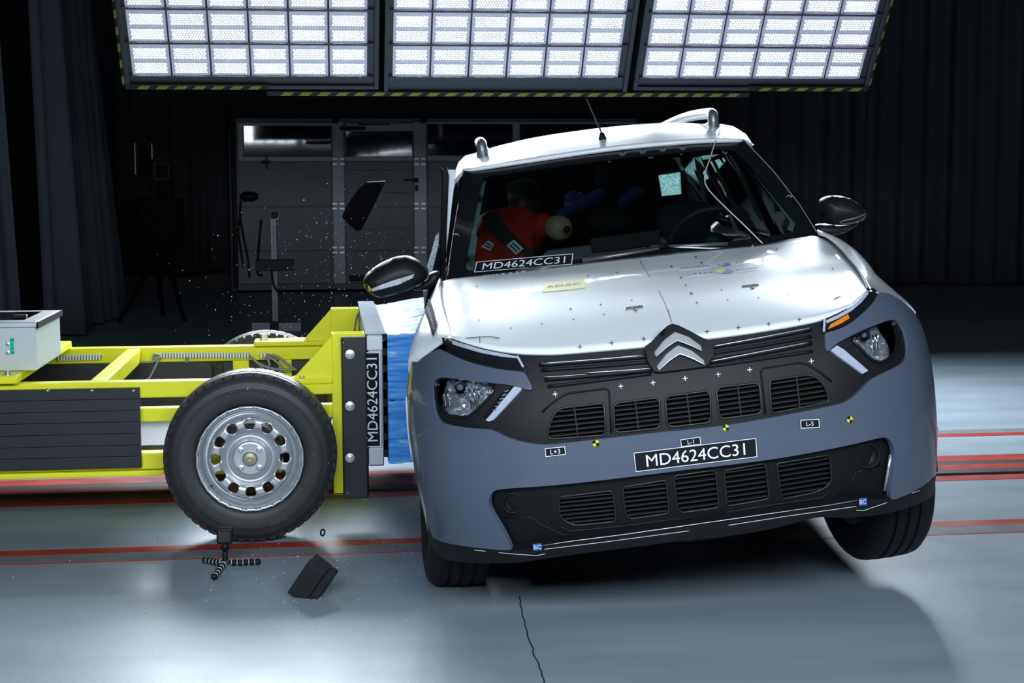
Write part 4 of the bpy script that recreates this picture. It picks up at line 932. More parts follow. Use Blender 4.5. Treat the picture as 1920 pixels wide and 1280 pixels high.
obj('bonnet_gap', *tube([p + V((.003, 0, .001)) for p in Rc], .004, 6), M_BLKD, CAR, smooth=True)
# ---- windscreen, pillars
def yw(x, z): return .30 + (z - 1.10) * 1.52 + .26 * x * x
def unw(px, py, off=0): return uns(px, py, yw, off, .7)
wo = [(888, 322), (976, 309), (1140, 286), (1289, 272), (1387, 267), (1395, 263), (1450, 316), (1487, 372), (1528, 431), (1536, 446), (1420, 470), (1226, 490), (1101, 504), (976, 520), (851, 534), (836, 532), (840, 512), (850, 440), (860, 370), (869, 320)]
wi = z5([(262, 470), (275, 432), (310, 414), (600, 374), (1000, 318), (1400, 275), (1700, 253)]) + z6([(545, 258), (585, 275), (640, 330), (780, 500), (935, 690), (938, 712), (920, 754)]) + [(1420, 446), (1226, 470), (1101, 484), (980, 497), (880, 508)] + z5([(175, 975), (165, 950), (200, 760), (250, 520)])
skin('windscreen_frame', wo, mat('frit_black', (.008, .009, .011), .22, coat=.3, noise=.1), holes=[wi], surf=yw, solid=.025, step=.04, edge=.02)
M_WIN = clear_glass('windscreen_glass', (.50, .60, .60))
GL = skin('windscreen', wi, M_WIN, surf=yw, off=.004, solid=0, step=.05, edge=.02)
for ln in (z6([(640, 215), (800, 385), (960, 590), (1058, 748)]), z5([(125, 580), (95, 760), (75, 900), (62, 1010)])):
    obj('chalk_mark', *tube([unw(a, b, -.004) for a, b in ln], .0008, 5), M_PAPERWHT, CAR)
for ln in (z6([(880, 540), (892, 530), (912, 540)]), z5([(92, 765), (118, 762), (130, 772)])): obj('chalk_mark', *tube([unw(a, b, -.006) for a, b in ln], .0009, 5), M_PAPERWHT, CAR)
# wipers
def wz(pts, off): return [unw(a, b, off) for a, b in pts]
WI = obj('wiper', *tube(wz(z5([(872, 925), (1100, 888), (1330, 850)]), -.025), [.009, .008, .006], 8), mat('wiper_metal', (.20, .21, .22), .35, metal=.6, noise=.1), CAR, smooth=True)
obj('wiper_blade', *tube(wz(z5([(875, 905), (1100, 868), (1290, 838)]), -.012), .004, 6), M_BLKD, WI); obj('wiper_pivot', *tube(wz(z5([(1262, 848), (1300, 838), (1390, 834)]), -.03), [.010, .014, .010], 10), M_BLKD, WI, smooth=True)
WI2 = obj('wiper', *tube(wz(z5([(1390, 836), (1560, 832), (1742, 822)]), -.025), [.005, .007, .008], 8), MATS['wiper_metal'], CAR, smooth=True); obj('wiper_arm', *tube(wz(z5([(1395, 838), (1600, 848), (1780, 852)]), -.02), .004, 6), M_STEEL, WI2)
obj('wiper', *tube(wz(z5([(475, 978), (640, 968), (808, 955)]), -.022), [.007, .007, .004], 8), MATS['wiper_metal'], CAR, smooth=True)
obj('cowl', *loft([[p + V((0, .02, -.035)) for p in Bc], [p + V((0, .16, -.03)) for p in Bc]], 30, 3), M_BLKD, CAR)
# ---- roof
Hc = [unw(a, b, -.004) for a, b in z5([(150, 372), (175, 384), (222, 386), (500, 346), (1025, 270), (1500, 225), (1800, 212), (1830, 196)])]
Hc = smooth_path(Hc, 4)
def roofrow(y, zc, hw, drop): return [V((hw * s * (1.05 if abs(s) == 1 else 1), y, zc - drop * abs(s) ** 2.6 - (.07 if abs(s) == 1 else 0))) for s in (-1, -.985, -.9, -.7, -.4, 0, .4, .7, .9, .985, 1)]
hl, hr = Hc[0], Hc[-1]
rows_ = [Hc, roofrow(1.22, 1.612, .61, .060), roofrow(1.6, 1.652, .61, .058), roofrow(2.2, 1.672, .605, .06), roofrow(2.9, 1.650, .59, .07), roofrow(3.3, 1.60, .57, .10)]
rv, rf = loft(rows_, 41, 5); ROOF = obj('roof', rv, rf, M_WHITE, CAR, smooth=True, solid=.015)
M_RAIL = mat('rail_satin', (.20, .215, .235), .35, metal=.6, noise=.06)
def rail(pts, m=M_RAIL): return obj('roof_rail', *tube(smooth_path(pts, 6), .024, 14, up=(0, -1, 0), flat=1.0), m, CAR, smooth=True)
rl = [V((-.505, 1.345, 1.595)), V((-.506, 1.340, 1.640)), V((-.507, 1.365, 1.662)), V((-.510, 1.52, 1.672)), V((-.512, 2.2, 1.690)), V((-.50, 2.9, 1.685)), V((-.48, 3.2, 1.665)), V((-.465, 3.32, 1.60))]
rail(rl); RRL = rail([V((-p.x, p.y, p.z)) for p in rl])
box('rail_foot', (-.532, 1.335, 1.595), (-.482, 1.46, 1.630), M_BLKD, CAR, bevel=.008); box('rail_foot', (.482, 1.335, 1.595), (.532, 1.46, 1.630), M_BLKD, CAR, bevel=.008)
AB = V((0.02, 1.24, 1.605)); ab = car(1130, 263, 1.14)
obj('antenna', *tube([ab, ab + V((0, .005, .032))], [.020, .010], 12), M_BLKD, CAR, smooth=True); obj('antenna_rod', *tube([ab + V((0, 0, .03)), car(1100, 185, 1.35)], [.004, .002], 6), M_BLKD, CAR)
# wire from the roof down to the bonnet
wp = [uns(*z6([(485, 122)])[0], lambda x, z: 1.2, 0, 1.2)] + [unw(a, b, o) for (a, b), o in zip(z6([(450, 215), (420, 310), (392, 395), (393, 465), (440, 530), (530, 620), (640, 725), (735, 820)]), (-.03, -.06, -.07, -.06, -.05, -.05, -.04, -.02))]
obj('instrument_wire', *tube(smooth_path(wp, 6), .0026, 6), mat('wire_sheath', (.72, .72, .68), .5, noise=.05), CAR, smooth=True)
# ---- body sides with wheel openings, underbody
def side_x(y, z):
    zt = interp([(.2, .835), (.45, .862), (.7, .866), (.9, .845), (1.02, .80), (1.3, .70), (1.55, .60)], z)
    zt -= .05 * max(0, (y - 2.6)) ** 1.5
    if y < .12: zt = min(zt, xbow(y + .845) * interp(KZ, z) - .006)
    return zt
def xbow(b):
    lo, hi = 0., .9
    for _ in range(24):
        m = (lo + hi) / 2
        if interp(BOW, m) < b: lo = m
        else: hi = m
    return lo
def arch(yc, r=.375, zc=.36, n=18): return [(yc + r * math.cos(math.pi * (1 - i / n)), max(.22, zc + r * math.sin(math.pi * (1 - i / n)))) for i in range(n + 1)]
side = [(-.30, .80), (-.30, .60)] + [q for q in arch(0)[1:-1] if q[0] > -.27] + [(.42, .22)] + [(2.25, .22)] + arch(2.67)[1:-1] + [(3.1, .24), (3.45, .35), (3.5, .7), (3.46, 1.0), (2.4, 1.045), (1.2, 1.03), (.50, 1.0), (.40, .90), (.1, .80)]
glassp = [[(.74, 1.06), (1.62, 1.09), (1.62, 1.47), (1.30, 1.46), (1.02, 1.33)], [(1.70, 1.09), (2.52, 1.11), (2.56, 1.46), (1.70, 1.48)], [(2.64, 1.13), (3.05, 1.16), (2.95, 1.40), (2.66, 1.45)]]
green = [(.52, 1.0), (1.2, 1.02), (2.4, 1.035), (3.44, 1.0), (3.36, 1.2), (3.28, 1.50), (3.0, 1.545), (2.2, 1.565), (1.5, 1.55), (1.12, 1.50), (.85, 1.27)]
M_SIDEWIN = clear_glass('side_window_glass', (.42, .52, .52))
for s in (-1, 1):
    def X(y, z): return s * (side_x(y, z) - (.10 * math.exp(-((y - 1.2) / .55) ** 2) if s < 0 and z < 1.02 else 0) * (1 if z > .25 else .6))
    vv, ff = patch2d(side, (), .06, .04); fix_normals(obj('body_side', [(X(y, z), y, z) for y, z in vv], ff, M_WHITE, CAR, smooth=True, solid=.02, soff=0))
    vv, ff = patch2d(green, glassp, .06, .03); fix_normals(obj('window_frame', [(X(y, z), y, z) for y, z in vv], ff, M_GLOSSBLK, CAR, smooth=True, solid=.03, soff=0))
    if s > 0:
        for gpoly in glassp: vv, ff = patch2d(gpoly, (), .1, .06); obj('side_window', [(X(y, z), y, z) for y, z in vv], ff, M_SIDEWIN, CAR, smooth=True)
    cl = [(y, z) for y, z in arch(0, .425)] + [(y, z) for y, z in reversed(arch(0, .375))]
    for yc in (0, 2.67):
        vv, ff = patch2d([(y + yc, z) for y, z in cl], (), .05, .03); fix_normals(obj('arch_cladding', [(X(y, z) - s * .010, y, z) for y, z in vv], ff, M_BLK, CAR, smooth=True, solid=.02, soff=0))
        obj('wheel_liner', *loft([[V((s * x, y + yc, z)) for y, z in arch(0, .37)] for x in (.83, .56)], 19, 3), M_BLKD, CAR)
    obj('sill_cladding', *prism([(X(.42, .25), .42, .20), (X(1.3, .25), 1.3, .20), (X(2.25, .25), 2.25, .20), (X(2.25, .33) + s * .01, 2.25, .33), (X(1.3, .33) + s * .01, 1.3, .33), (X(.42, .33) + s * .01, .42, .33)], (-s * .05, 0, 0)), M_BLK, CAR)
box('underbody', (-.55, -.15, .27), (.55, 3.2, .34), M_BLKD, CAR); box('engine_block', (-.50, -.45, .34), (.50, .25, .86), M_BLKD, CAR, bevel=.02)
box('floor_pan', (-.74, .45, .26), (.74, 3.3, .36), M_BLKD, CAR); box('tailgate', (-.72, 3.36, .45), (.72, 3.44, 1.08), M_WHITE, CAR, bevel=.02)
box('bulkhead', (-.66, .25, .3), (.66, .32, 1.02), M_BLKD, CAR)
box('rear_bumper', (-.80, 3.36, .25), (.80, 3.52, .48), M_GREY, CAR, bevel=.04)
rw = [(-.66, 1.06), (.66, 1.06), (.58, 1.52), (.40, 1.625), (-.40, 1.625), (-.58, 1.52)]
ho = [(.10, 1.135), (.335, 1.15), (.325, 1.36), (.115, 1.35)]
def yrw(x, z): return 3.40 - (z - 1.08) * .25
wpane = [(1234, 328), (1276, 322), (1278, 364), (1241, 368)]
hole = [(p.x, p.z) for p in (uns(a, b, yrw, 0, 3.3) for a, b in wpane)]
skin('tailgate_frame', rw, M_BLKD, local=True, surf=yrw, holes=[hole], solid=.02, step=.1, edge=.05)
def shattered():
    m = bpy.data.materials.new('shattered_glass'); m.use_nodes = True; nt = m.node_tree; nt.nodes.clear(); L = nt.links.new
    o = nt.nodes.new('ShaderNodeOutputMaterial'); t = nt.nodes.new('ShaderNodeBsdfTranslucent'); gl = nt.nodes.new('ShaderNodeBsdfTransparent'); mx = nt.nodes.new('ShaderNodeMixShader')
    tc = nt.nodes.new('ShaderNodeTexCoord'); vo = nt.nodes.new('ShaderNodeTexVoronoi'); vo.inputs['Scale'].default_value = 160; vo.feature = 'DISTANCE_TO_EDGE'; L(tc.outputs['Object'], vo.inputs['Vector'])
    cr = nt.nodes.new('ShaderNodeValToRGB'); cr.color_ramp.elements[0].position = .0; cr.color_ramp.elements[0].color = (.02, .03, .03, 1); cr.color_ramp.elements[1].position = .45; cr.color_ramp.elements[1].color = (.75, .95, .9, 1)
    L(vo.outputs['Distance'], cr.inputs[0]); L(cr.outputs[0], t.inputs[0]); mx.inputs[0].default_value = .25; gl.inputs[0].default_value = (.6, .75, .72, 1)
    L(t.outputs[0], mx.inputs[1]); L(gl.outputs[0], mx.inputs[2]); L(mx.outputs[0], o.inputs[0]); return m
skin('shattered_window', hole, shattered(), local=True, surf=yrw, off=.006, solid=.004, step=.02, edge=.02)
# ---- wheels of the car
def car_wheel():
    pr = [(.215, -.085), (.225, -.100), (.25, -.108), (.28, -.110), (.31, -.106), (.328, -.098), (.340, -.085), (.344, -.068), (.3445, -.052), (.337, -.050), (.337, -.041), (.3455, -.039), (.346, -.010), (.338, -.008), (.338, .002), (.346, .004), (.3455, .030), (.337, .032), (.337, .041), (.3445, .043), (.344, .068), (.340, .085), (.328, .098), (.31, .106), (.28, .110), (.25, .108), (.225, .1), (.215, .085)]
    t = obj('wheel', *lathe(pr, 72, 'X'), mat('car_tyre_rubber', (.010, .0105, .012), .65, spec=.3, noise=.3, nscale=18), None, auto=40)
    obj('rim', *lathe([(.216, -.09), (.20, -.07), (.19, 0), (.20, .07), (.216, .09), (.205, .085), (.06, .05), (0, .05)], 48, 'X'), M_SILVER, t, smooth=True)
    obj('rim_back', *lathe([(.19, -.0), (.1, -.03), (0, -.03)], 40, 'X'), M_BLKD, t)
    return t
cw = car_wheel(); cw.parent = CAR
for i, (x, y, z, st, cam_) in enumerate(((-.752, .0, .435, 6, -8), (.712, .0, .338, 9, 1), (-.78, 2.67, .42, 0, 0), (.78, 2.67, .31, 0, 0))):
    o = cw if i == 0 else copy_tree(cw, CAR); o.location = (x, y, z); o.rotation_euler = Euler((0, R(cam_), R(st) + (math.pi if x < 0 else 0)))
# ---- mirrors: housings swelling out of their traced outlines
def swell(name, pts, yc, depth, m, back=.5, parent=CAR, tilt=0.):
    P = [(p.x, p.z) for p in (car(a, b, yc) for a, b in pts)]; P = roundpoly(P, .02, 4); D_ = densify(P, .006)
    vv, ff = patch2d(P, (), .009, .007); cx = sum(p[0] for p in P) / len(P)
    dm = [min(math.hypot(x - p[0], z - p[1]) for p in D_) for x, z in vv]; M_ = max(dm)
    h = [math.sqrt(max(0, 1 - (1 - min(1, d / M_)) ** 2)) for d in dm]; n = len(vv)
    f0 = [(x, yc - depth * k + tilt * (x - cx), z) for (x, z), k in zip(vv, h)]; b0 = [(x, yc + depth * back * k ** .6 + tilt * (x - cx), z) for (x, z), k in zip(vv, h)]
    o = obj(name, f0 + b0, ff + [tuple(n + i for i in reversed(t)) for t in ff], m, parent, smooth=True)
    bm = bmesh.new(); bm.from_mesh(o.data); bmesh.ops.remove_doubles(bm, verts=bm.verts, dist=.0006); bmesh.ops.recalc_face_normals(bm, faces=bm.faces); bm.to_mesh(o.data); bm.free()
    def front(px, py, lift=.003):
        bv = BVHTree.FromPolygons([V(p) for p in f0], ff); r = (_CI @ ray(px, py)).normalized(); hit = bv.ray_cast(_CO, r)
        return (hit[0] - r * lift) if hit[0] else car(px, py, yc - lift)
    return o, front
M_MIR = mat('mirror_black', (.010, .011, .013), .48, spec=.35, noise=.1)
ML, fl = swell('side_mirror', z8([(165, 885), (200, 820), (300, 742), (420, 688), (520, 672), (600, 700), (665, 755), (690, 830), (685, 868), (560, 950), (400, 1000), (300, 1020), (240, 992), (195, 950)]), .50, .085, M_MIR)
def decal(pts, fn, m, name, parent, n=10):
    # a thin strip laid over a curved part: outline in pixels, triangulated and dropped onto it
    vv, ff = patch2d(pts, (), 6, 3); obj(name, [fn(x, y) for x, y in vv], ff, m, parent, smooth=True)
decal(z8([(235, 946), (320, 912), (400, 882), (500, 852), (586, 826), (572, 856), (460, 910), (330, 945), (245, 966)]), fl, mat('indicator_lens', (.55, .58, .62), .2, coat=.6, noise=.15, nscale=40), 'mirror_indicator', ML)
decal(z8([(180, 905), (215, 915), (240, 945), (230, 970), (205, 955), (178, 925)]), fl, mat('yellow_scuff', (.65, .6, .03), .5, noise=.3, nscale=60), 'paint_scuff', ML)
swell('mirror_stalk', z8([(540, 955), (600, 915), (680, 860), (700, 815), (760, 795), (792, 805), (795, 850), (775, 920), (640, 962)]), .56, .04, M_MIR)
MR, fr_ = swell('side_mirror', z6([(1068, 585), (1076, 555), (1112, 537), (1192, 530), (1270, 552), (1330, 598), (1357, 642), (1350, 668), (1290, 702), (1200, 712), (1110, 702), (1092, 660)]), .58, .075, M_MIR)
swell('mirror_stalk', z6([(1036, 705), (1110, 698), (1200, 710), (1300, 690), (1335, 682), (1290, 722), (1230, 757), (1130, 782), (1055, 778)]), .62, .05, M_MIR)
obj('mirror_indicator', *tube([fr_(a, b) for a, b in z6([(1198, 690), (1230, 682), (1290, 668), (1340, 648), (1352, 640), (1355, 655), (1340, 678), (1280, 698), (1215, 702), (1198, 690)])], .0025, 6), mat('indicator_edge', (.22, .21, .19), .3, metal=.4, noise=.1), MR, smooth=True)
# ---- bent front door on the struck side
obj('door_frame', *prism([car(a, b, .78) for a, b in [(829, 316), (838, 312), (842, 330), (838, 420), (834, 560), (824, 560), (826, 430)]], (0, .05, 0)), M_GLOSSBLK, CAR, bevel=.004)
fix_normals(obj('door_seal', *prism([car(a, b, .80) for a, b in z5([(62, 378), (108, 378), (98, 490), (52, 890)])], (0, .03, 0)), mat('seal_grey', (.60, .66, .72), .5, noise=.05), CAR))
fix_normals(obj('door_skin', *prism([car(a, b, .86) for a, b in [(793, 545), (812, 535), (840, 540), (838, 620), (806, 640), (796, 590)]], (.03, .3, 0)), M_WHITE, CAR, bevel=.006))
fix_normals(obj('quarter_glass', *prism([car(a, b, .84) for a, b in z8([(685, 760), (720, 650), (755, 520), (782, 490), (775, 640), (760, 800), (700, 820)])], (.0, .01, 0)), mat('crazed_glass', (.32, .36, .40), .25, noise=.5, nscale=60, bump=.3, bscale=90), CAR))
# ---- cabin
M_DASH = mat('dash_plastic', (.008, .0085, .010), .6, noise=.2, nscale=20)
obj('dashboard', *loft([[V((x, y + .10 * x * x, z)) for x in (-.66, -.4, 0, .4, .66)] for y, z in ((.42, .98), (.55, 1.03), (.80, 1.035), (.88, .99), (.86, .70))], 20, 4), M_DASH, CAR, smooth=True)
obj('centre_screen', *prism([car(a, b, .84) for a, b in z5([(915, 790), (1335, 735), (1340, 830), (930, 880)])], (0, .02, 0)), M_BLKD, CAR, bevel=.004)
swc = car(1335, 462, 1.02); MW = Matrix.Translation(swc) @ Matrix.Rotation(R(-62), 4, 'X')
SW = obj('steering_wheel', [MW @ p for p in tube([(.18 * math.cos(2 * math.pi * i / 40), .18 * math.sin(2 * math.pi * i / 40), 0) for i in range(40)], .016, 10, closed=True)[0]], tube([(.18 * math.cos(2 * math.pi * i / 40), .18 * math.sin(2 * math.pi * i / 40), 0) for i in range(40)], .016, 10, closed=True)[1], mat('wheel_leather', (.03, .032, .035), .5, noise=.2), CAR, smooth=True)
obj('wheel_hub', [MW @ p for p in lathe([(0, .02), (.05, .018), (.07, 0), (.05, -.03), (0, -.03)], 20, 'Z')[0]], lathe([(0, .02), (.05, .018), (.07, 0), (.05, -.03), (0, -.03)], 20, 'Z')[1], M_DASH, SW, smooth=True)
M_SEAT = mat('seat_cloth', (.016, .017, .020), .85, noise=.2, nscale=60)
def seat(x):
    t = obj('seat', *loft([[V((x + a, 1.62 + .02 * abs(a), z)) for a in (-.24, -.12, 0, .12, .24)] if False else [V((x + a * w_, y - .05 * abs(a) / .24, z)) for a in (-.24, -.12, 0, .12, .24)] for y, z, w_ in ((1.45, .55, 1), (1.55, .73, 1.05), (1.66, .98, 1.0), (1.70, 1.10, .75))], 14, 4), M_SEAT, CAR, smooth=True, solid=.10)
    obj('headrest', *lathe([(0, -.10), (.07, -.09), (.12, -.05), (.13, .02), (.11, .08), (0, .10)], 20, 'Z', Matrix.Translation((x, 1.74, 1.20)) @ Matrix.Diagonal((1, .45, 1, 1))), M_SEAT, t, smooth=True)
seat(-.38); seat(.38)
M_TRIM = mat('pillar_trim', (.42, .52, .52), .6, noise=.05)
for pts, y in ((z6([(528, 285), (560, 308), (645, 470), (738, 660), (722, 686), (690, 640), (608, 450)]), 1.5), (z6([(325, 310), (362, 350), (398, 592), (380, 598)]), 2.2), (z6([(775, 540), (805, 562), (808, 642), (788, 645)]), 1.1), (z6([(420, 300), (445, 330), (560, 560), (660, 660), (650, 668), (540, 580)]), 1.9)):
    fix_normals(obj('pillar_trim', *prism([car(a, b, y) for a, b in pts], (.01, .02, 0)), M_TRIM, CAR))
fix_normals(obj('pillar_trim', *prism([unw(a, b, .02) for a, b in z5([(276, 440), (292, 450), (232, 760), (240, 790), (212, 985), (172, 970), (200, 760), (250, 520)])], (.0, .02, 0)), M_TRIM, CAR))
fix_normals(obj('pillar_trim', *prism([unw(a, b, .02) for a, b in z6([(640, 345), (655, 340), (800, 512), (934, 692), (918, 752), (885, 738), (900, 690), (770, 515)])], (.0, .02, 0)), M_TRIM, CAR))
box('rear_bench', (-.62, 2.35, .45), (.62, 2.75, .95), M_SEAT, CAR, bevel=.06)
# ---- labels and marks on the car
def quad_map(c):
    def m(u, v): return c[0] * (1 - u) * (1 - v) + c[1] * u * (1 - v) + c[2] * u * v + c[3] * (1 - u) * v
    return m
def stick(pxq, s, fn, name, parent=CAR, frame=.06, bg=M_PAPERBLK, fg=M_PAPERWHT, fill=.86, lift=V((0, -.0012, 0)), tall=.62, bold=.0):
    """a printed label with corners TL, TR, BR, BL in the photograph, laid on the surface fn"""
    C4 = [fn(*p) for p in pxq]; Q2 = quad_map([V((a, b, 0)) for a, b in pxq])
    def qm(u, v): q = Q2(u, v); return fn(q.x, q.y) or C4[0]
    W_ = (C4[1] - C4[0]).length; H_ = (C4[3] - C4[0]).length
    nx = 14; vs = []; fs = []
    for i in range(nx + 1):
        u = i / nx; vs += [qm(u, j / 6) for j in range(7)]
    o = obj(name, vs, [(7 * i + j, 7 * i + j + 1, 7 * i + j + 8, 7 * i + j + 7) for i in range(nx) for j in range(6)], bg, parent, solid=.0008, soff=1)
    if frame:
        e = frame; ex = e * H_ / W_; fr = MB()
        for (a, b), (c, d) in (((0, 0), (1, e)), ((0, 1 - e), (1, 1)), ((0, e), (ex, 1 - e)), ((1 - ex, e), (1, 1 - e))):
            n8 = 14
            vs2 = [qm(a + (c - a) * i / n8, w3) + lift * 2 for i in range(n8 + 1) for w3 in (b, d)]
            fr.add(vs2, [(2 * i, 2 * i + 1, 2 * i + 3, 2 * i + 2) for i in range(n8)])
        fr.build('label_border', fg, o)
    if s:
        v, f, tw, th = text_vf(s, 1.0, bold); k = min(fill * W_ / tw, tall * H_ / th); 
        obj('lettering', [qm(.5 + p[0] * k / W_, .5 - p[1] * k / H_) + lift * 2 for p in v], f, fg, o)
    return o
G3 = lambda a, b: uns(a, b, g, -.0035)
stick(z1([(1433, 987)]) + z2([(440, 898), (447, 1012)]) + z1([(1446, 1102)]), 'MD4624CC31', G3, 'number_label', frame=.035)
stick(z1([(900, 960), (1022, 948), (1027, 998), (905, 1012)]), 'L+3', G3, 'point_label', frame=.08, tall=.55)
stick(z1([(1713, 908), (1832, 890), (1838, 936), (1719, 952)]), 'L-1', G3, 'point_label', frame=.08, tall=.55)
stick(z2([(705, 790), (818, 783), (822, 836), (707, 842)]), 'L-5', G3, 'point_label', frame=.08, tall=.5)
M_BCB = mat('blue_label', (.06, .13, .42), .5, noise=.05)
stick(z3([(765, 510), (818, 507), (820, 547), (768, 550)]), 'BC', lambda a, b: uns(a, b, g, -.006), 'marker_label', frame=0, bg=M_BCB, tall=.7); stick(z4([(1120, 558), (1167, 553), (1169, 597), (1123, 600)]), 'BC', lambda a, b: uns(a, b, g, -.006), 'marker_label', frame=0, bg=M_BCB, tall=.7)
stick(z5([(235, 930), (815, 880), (808, 945), (220, 993)]), 'MD4624CC31', lambda a, b: unw(a, b, -.006), 'screen_label', frame=.05)
M_TY = mat('target_yellow', (.62, .65, .02), .5, noise=.05)
def target(c, rx, ry, rot, fn, lift=V((0, -.001, 0))):
    o = None
    for q in range(4):
        pts = [c] + [(c[0] + rx * math.cos(a), c[1] + ry * math.sin(a)) for a in [rot + (q + i / 6) * math.pi / 2 for i in range(7)]]
        P = [fn(*p) + lift for p in pts]; f = [(0, i + 1, i + 2)[::-1] for i in range(6)]; m = M_TY if q % 2 else M_PAPERBLK
        if o is None: o = obj('target_marker', P, f, m, CAR)
        else: obj('target_sector', P, f, m, o)
target(z1([(1207, 930)])[0], 6.6, 6.6, -.15, G3); target(z2([(258, 837)])[0], 6.2, 6, -.15, G3); target(z2([(1003, 788)])[0], 5.6, 6.6, .2, G3)
def plus(c, s, fn, m, w_=1.1, tilt=-.12, lift=V((0, -.0008, 0)), sq=1.0):
    ca, sa = math.cos(tilt), math.sin(tilt); mb = MB()
    for (hx, hy) in ((s, w_ * .5 * sq), (w_ * .5, s * sq)):
        Q = [(c[0] + x * ca - y * sa, c[1] + x * sa + y * ca) for x, y in ((-hx, -hy), (hx, -hy), (hx, hy), (-hx, hy))]; P = [fn(*q) for q in Q]
        if any(p is None for p in P): return
        mb.add([p + lift for p in P], [(0, 3, 2, 1)])
    mb.build('cross_mark', m, CAR)
GM = lambda a, b: uns(a, b, g, .010)
for c in z1([(963, 635), (1357, 588), (1550, 567), (1742, 541)]) + z2([(15, 540), (213, 517), (402, 489), (772, 437)]): plus(c, 4.6, GM, M_PAPERWHT, 1.3)
M_INK = mat('marker_ink', (.03, .03, .035), .6, noise=.1)
OH = lambda a, b: on_hood(a, b, .0012)
up = V((0, 0, .0006))
for c in z1([(918, 377), (1112, 357), (1303, 333), (1495, 309), (1875, 265)]) + z2([(147, 264), (335, 242), (517, 220), (700, 193)]): plus((c[0], c[1] - .5), 4.4, OH, M_INK, 1.1, lift=up)
for c in z1([(505, 195), (697, 243), (883, 217), (1073, 190), (1255, 160), (1235, 102), (1055, 128), (1423, 77), (665, 55), (675, 93), (493, 55), (1780, 35), (1812, 92)]) + z6([(340, 1178), (525, 1162), (710, 1150), (893, 1133), (1075, 1115), (307, 1120), (490, 1103), (275, 1073), (1022, 1056), (1200, 1028), (245, 1028), (850, 1070), (1155, 975), (190, 960), (335, 903), (370, 938), (820, 858)]) + z5([(237, 1080), (235, 1142), (800, 1215), (980, 1190), (905, 1018), (1075, 997)]): plus(c, 2.6, OH, M_INK, 1.0, lift=up, sq=.8)
def hline(pts, r, m, name='ink_line'):
    P = [on_hood(a, b, .001) for a, b in pts]; P = [p for p in P if p]
    if len(P) > 1: obj(name, *tube(P, r, 5), m, CAR)
hline(z5([(1215, 922), (1240, 965), (1275, 1025)]), .0012, M_INK); hline(z5([(1328, 1105), (1365, 1180), (1400, 1275)]) + z1([(1640, 130), (1660, 205)]), .0012, M_INK)
hline(z1([(425, 302), (510, 294), (580, 292), (628, 302)]), .0012, M_INK); hline(z1([(510, 296), (512, 330)]), .0012, M_INK)
hline(z6([(1165, 1155), (1200, 1138), (1300, 1138)]), .0012, M_INK)
M_ADAC = mat('yellow_sticker', (.86, .80, .22), .4, noise=.03); M_FAINT = mat('pale_print', (.17, .19, .24), .5, noise=.05)
stick(z5([(625, 1060), (885, 1035), (888, 1088), (630, 1115)]), 'ADAC', OH, 'sponsor_sticker', frame=0, bg=M_ADAC, fg=M_FAINT, lift=up, fill=.8, tall=.5, bold=.01)
M_HPR = mat('bonnet_print_base', (.80, .86, .90), .35, coat=.9, noise=.02)
stick(z5([(1455, 962), (1640, 945), (1640, 965), (1455, 982)]), 'GLOBAL', OH, 'bonnet_print', frame=0, bg=M_HPR, fg=M_FAINT, lift=up, fill=.98, tall=.85)
stick(z5([(1790, 928), (1920, 915), (1920, 935), (1790, 948)]), 'NCAP', OH, 'bonnet_print', frame=0, bg=M_HPR, fg=M_FAINT, lift=up, fill=.98, tall=.85)
stick(z5([(1500, 1000), (1650, 988), (1650, 1008), (1500, 1020)]), 'LATIN', OH, 'bonnet_print', frame=0, bg=M_HPR, fg=M_FAINT, lift=up, fill=.98, tall=.85)
stick(z5([(1790, 975), (1920, 960), (1920, 980), (1790, 995)]), 'NCAP', OH, 'bonnet_print', frame=0, bg=M_HPR, fg=M_FAINT, lift=up, fill=.98, tall=.85)
M_LB = mat('print_blue', (.22, .32, .62), .4, noise=.05)
def disc(c, rx, ry, m, m2):
    P = [on_hood(c[0] + rx * math.cos(a), c[1] + ry * math.sin(a), .0016) for a in [2 * math.pi * i / 24 - .15 for i in range(24)]]
    if all(P): 
        o = obj('round_print', P, [tuple(range(23, -1, -1))], m, CAR)
        Q = [on_hood(c[0] + rx * math.cos(a) * k, c[1] + ry * math.sin(a) * k, .0022) for a, k in [(math.pi * (.6 + i / 10), .98) for i in range(11)]]
        if all(Q): obj('print_half', Q, [tuple(range(10, -1, -1))], m2, o)
disc(z5([(1720, 947)])[0], 13, 3.2, M_LB, mat('print_pale_blue', (.55, .66, .85), .4, noise=.05)); disc(z5([(1722, 990)])[0], 18, 4.2, M_LB, M_ADAC)
stick(z5([(1130, 1206), (1234, 1193), (1236, 1203), (1130, 1217)]), 'C01+1', OH, 'point_label', frame=.1, lift=up); target(z5([(1187, 1221)])[0], 4.5, 2.0, .1, OH, up)
stick(z6([(610, 1075), (713, 1064), (713, 1074), (610, 1085)]), 'C02-3', OH, 'point_label', frame=.1, lift=up); target(z6([(672, 1089)])[0], 4.5, 2.0, .1, OH, up)
LWB = BVHTree.FromPolygons(lwv, lwf)
def on_wing(a, b):
    r = (_CI @ ray(a, b)).normalized(); h = LWB.ray_cast(_CO, r)
    return (h[0] + h[1] * (.007 if h[1].dot(r) < 0 else -.007)) if h[0] else car(a, b, -.1)
stick([(808, 562), (822, 610), (815, 636), (799, 588)], 'MD4624CC31', on_wing, 'wing_label', frame=.05, lift=V((-.0008, -.0010, 0)))
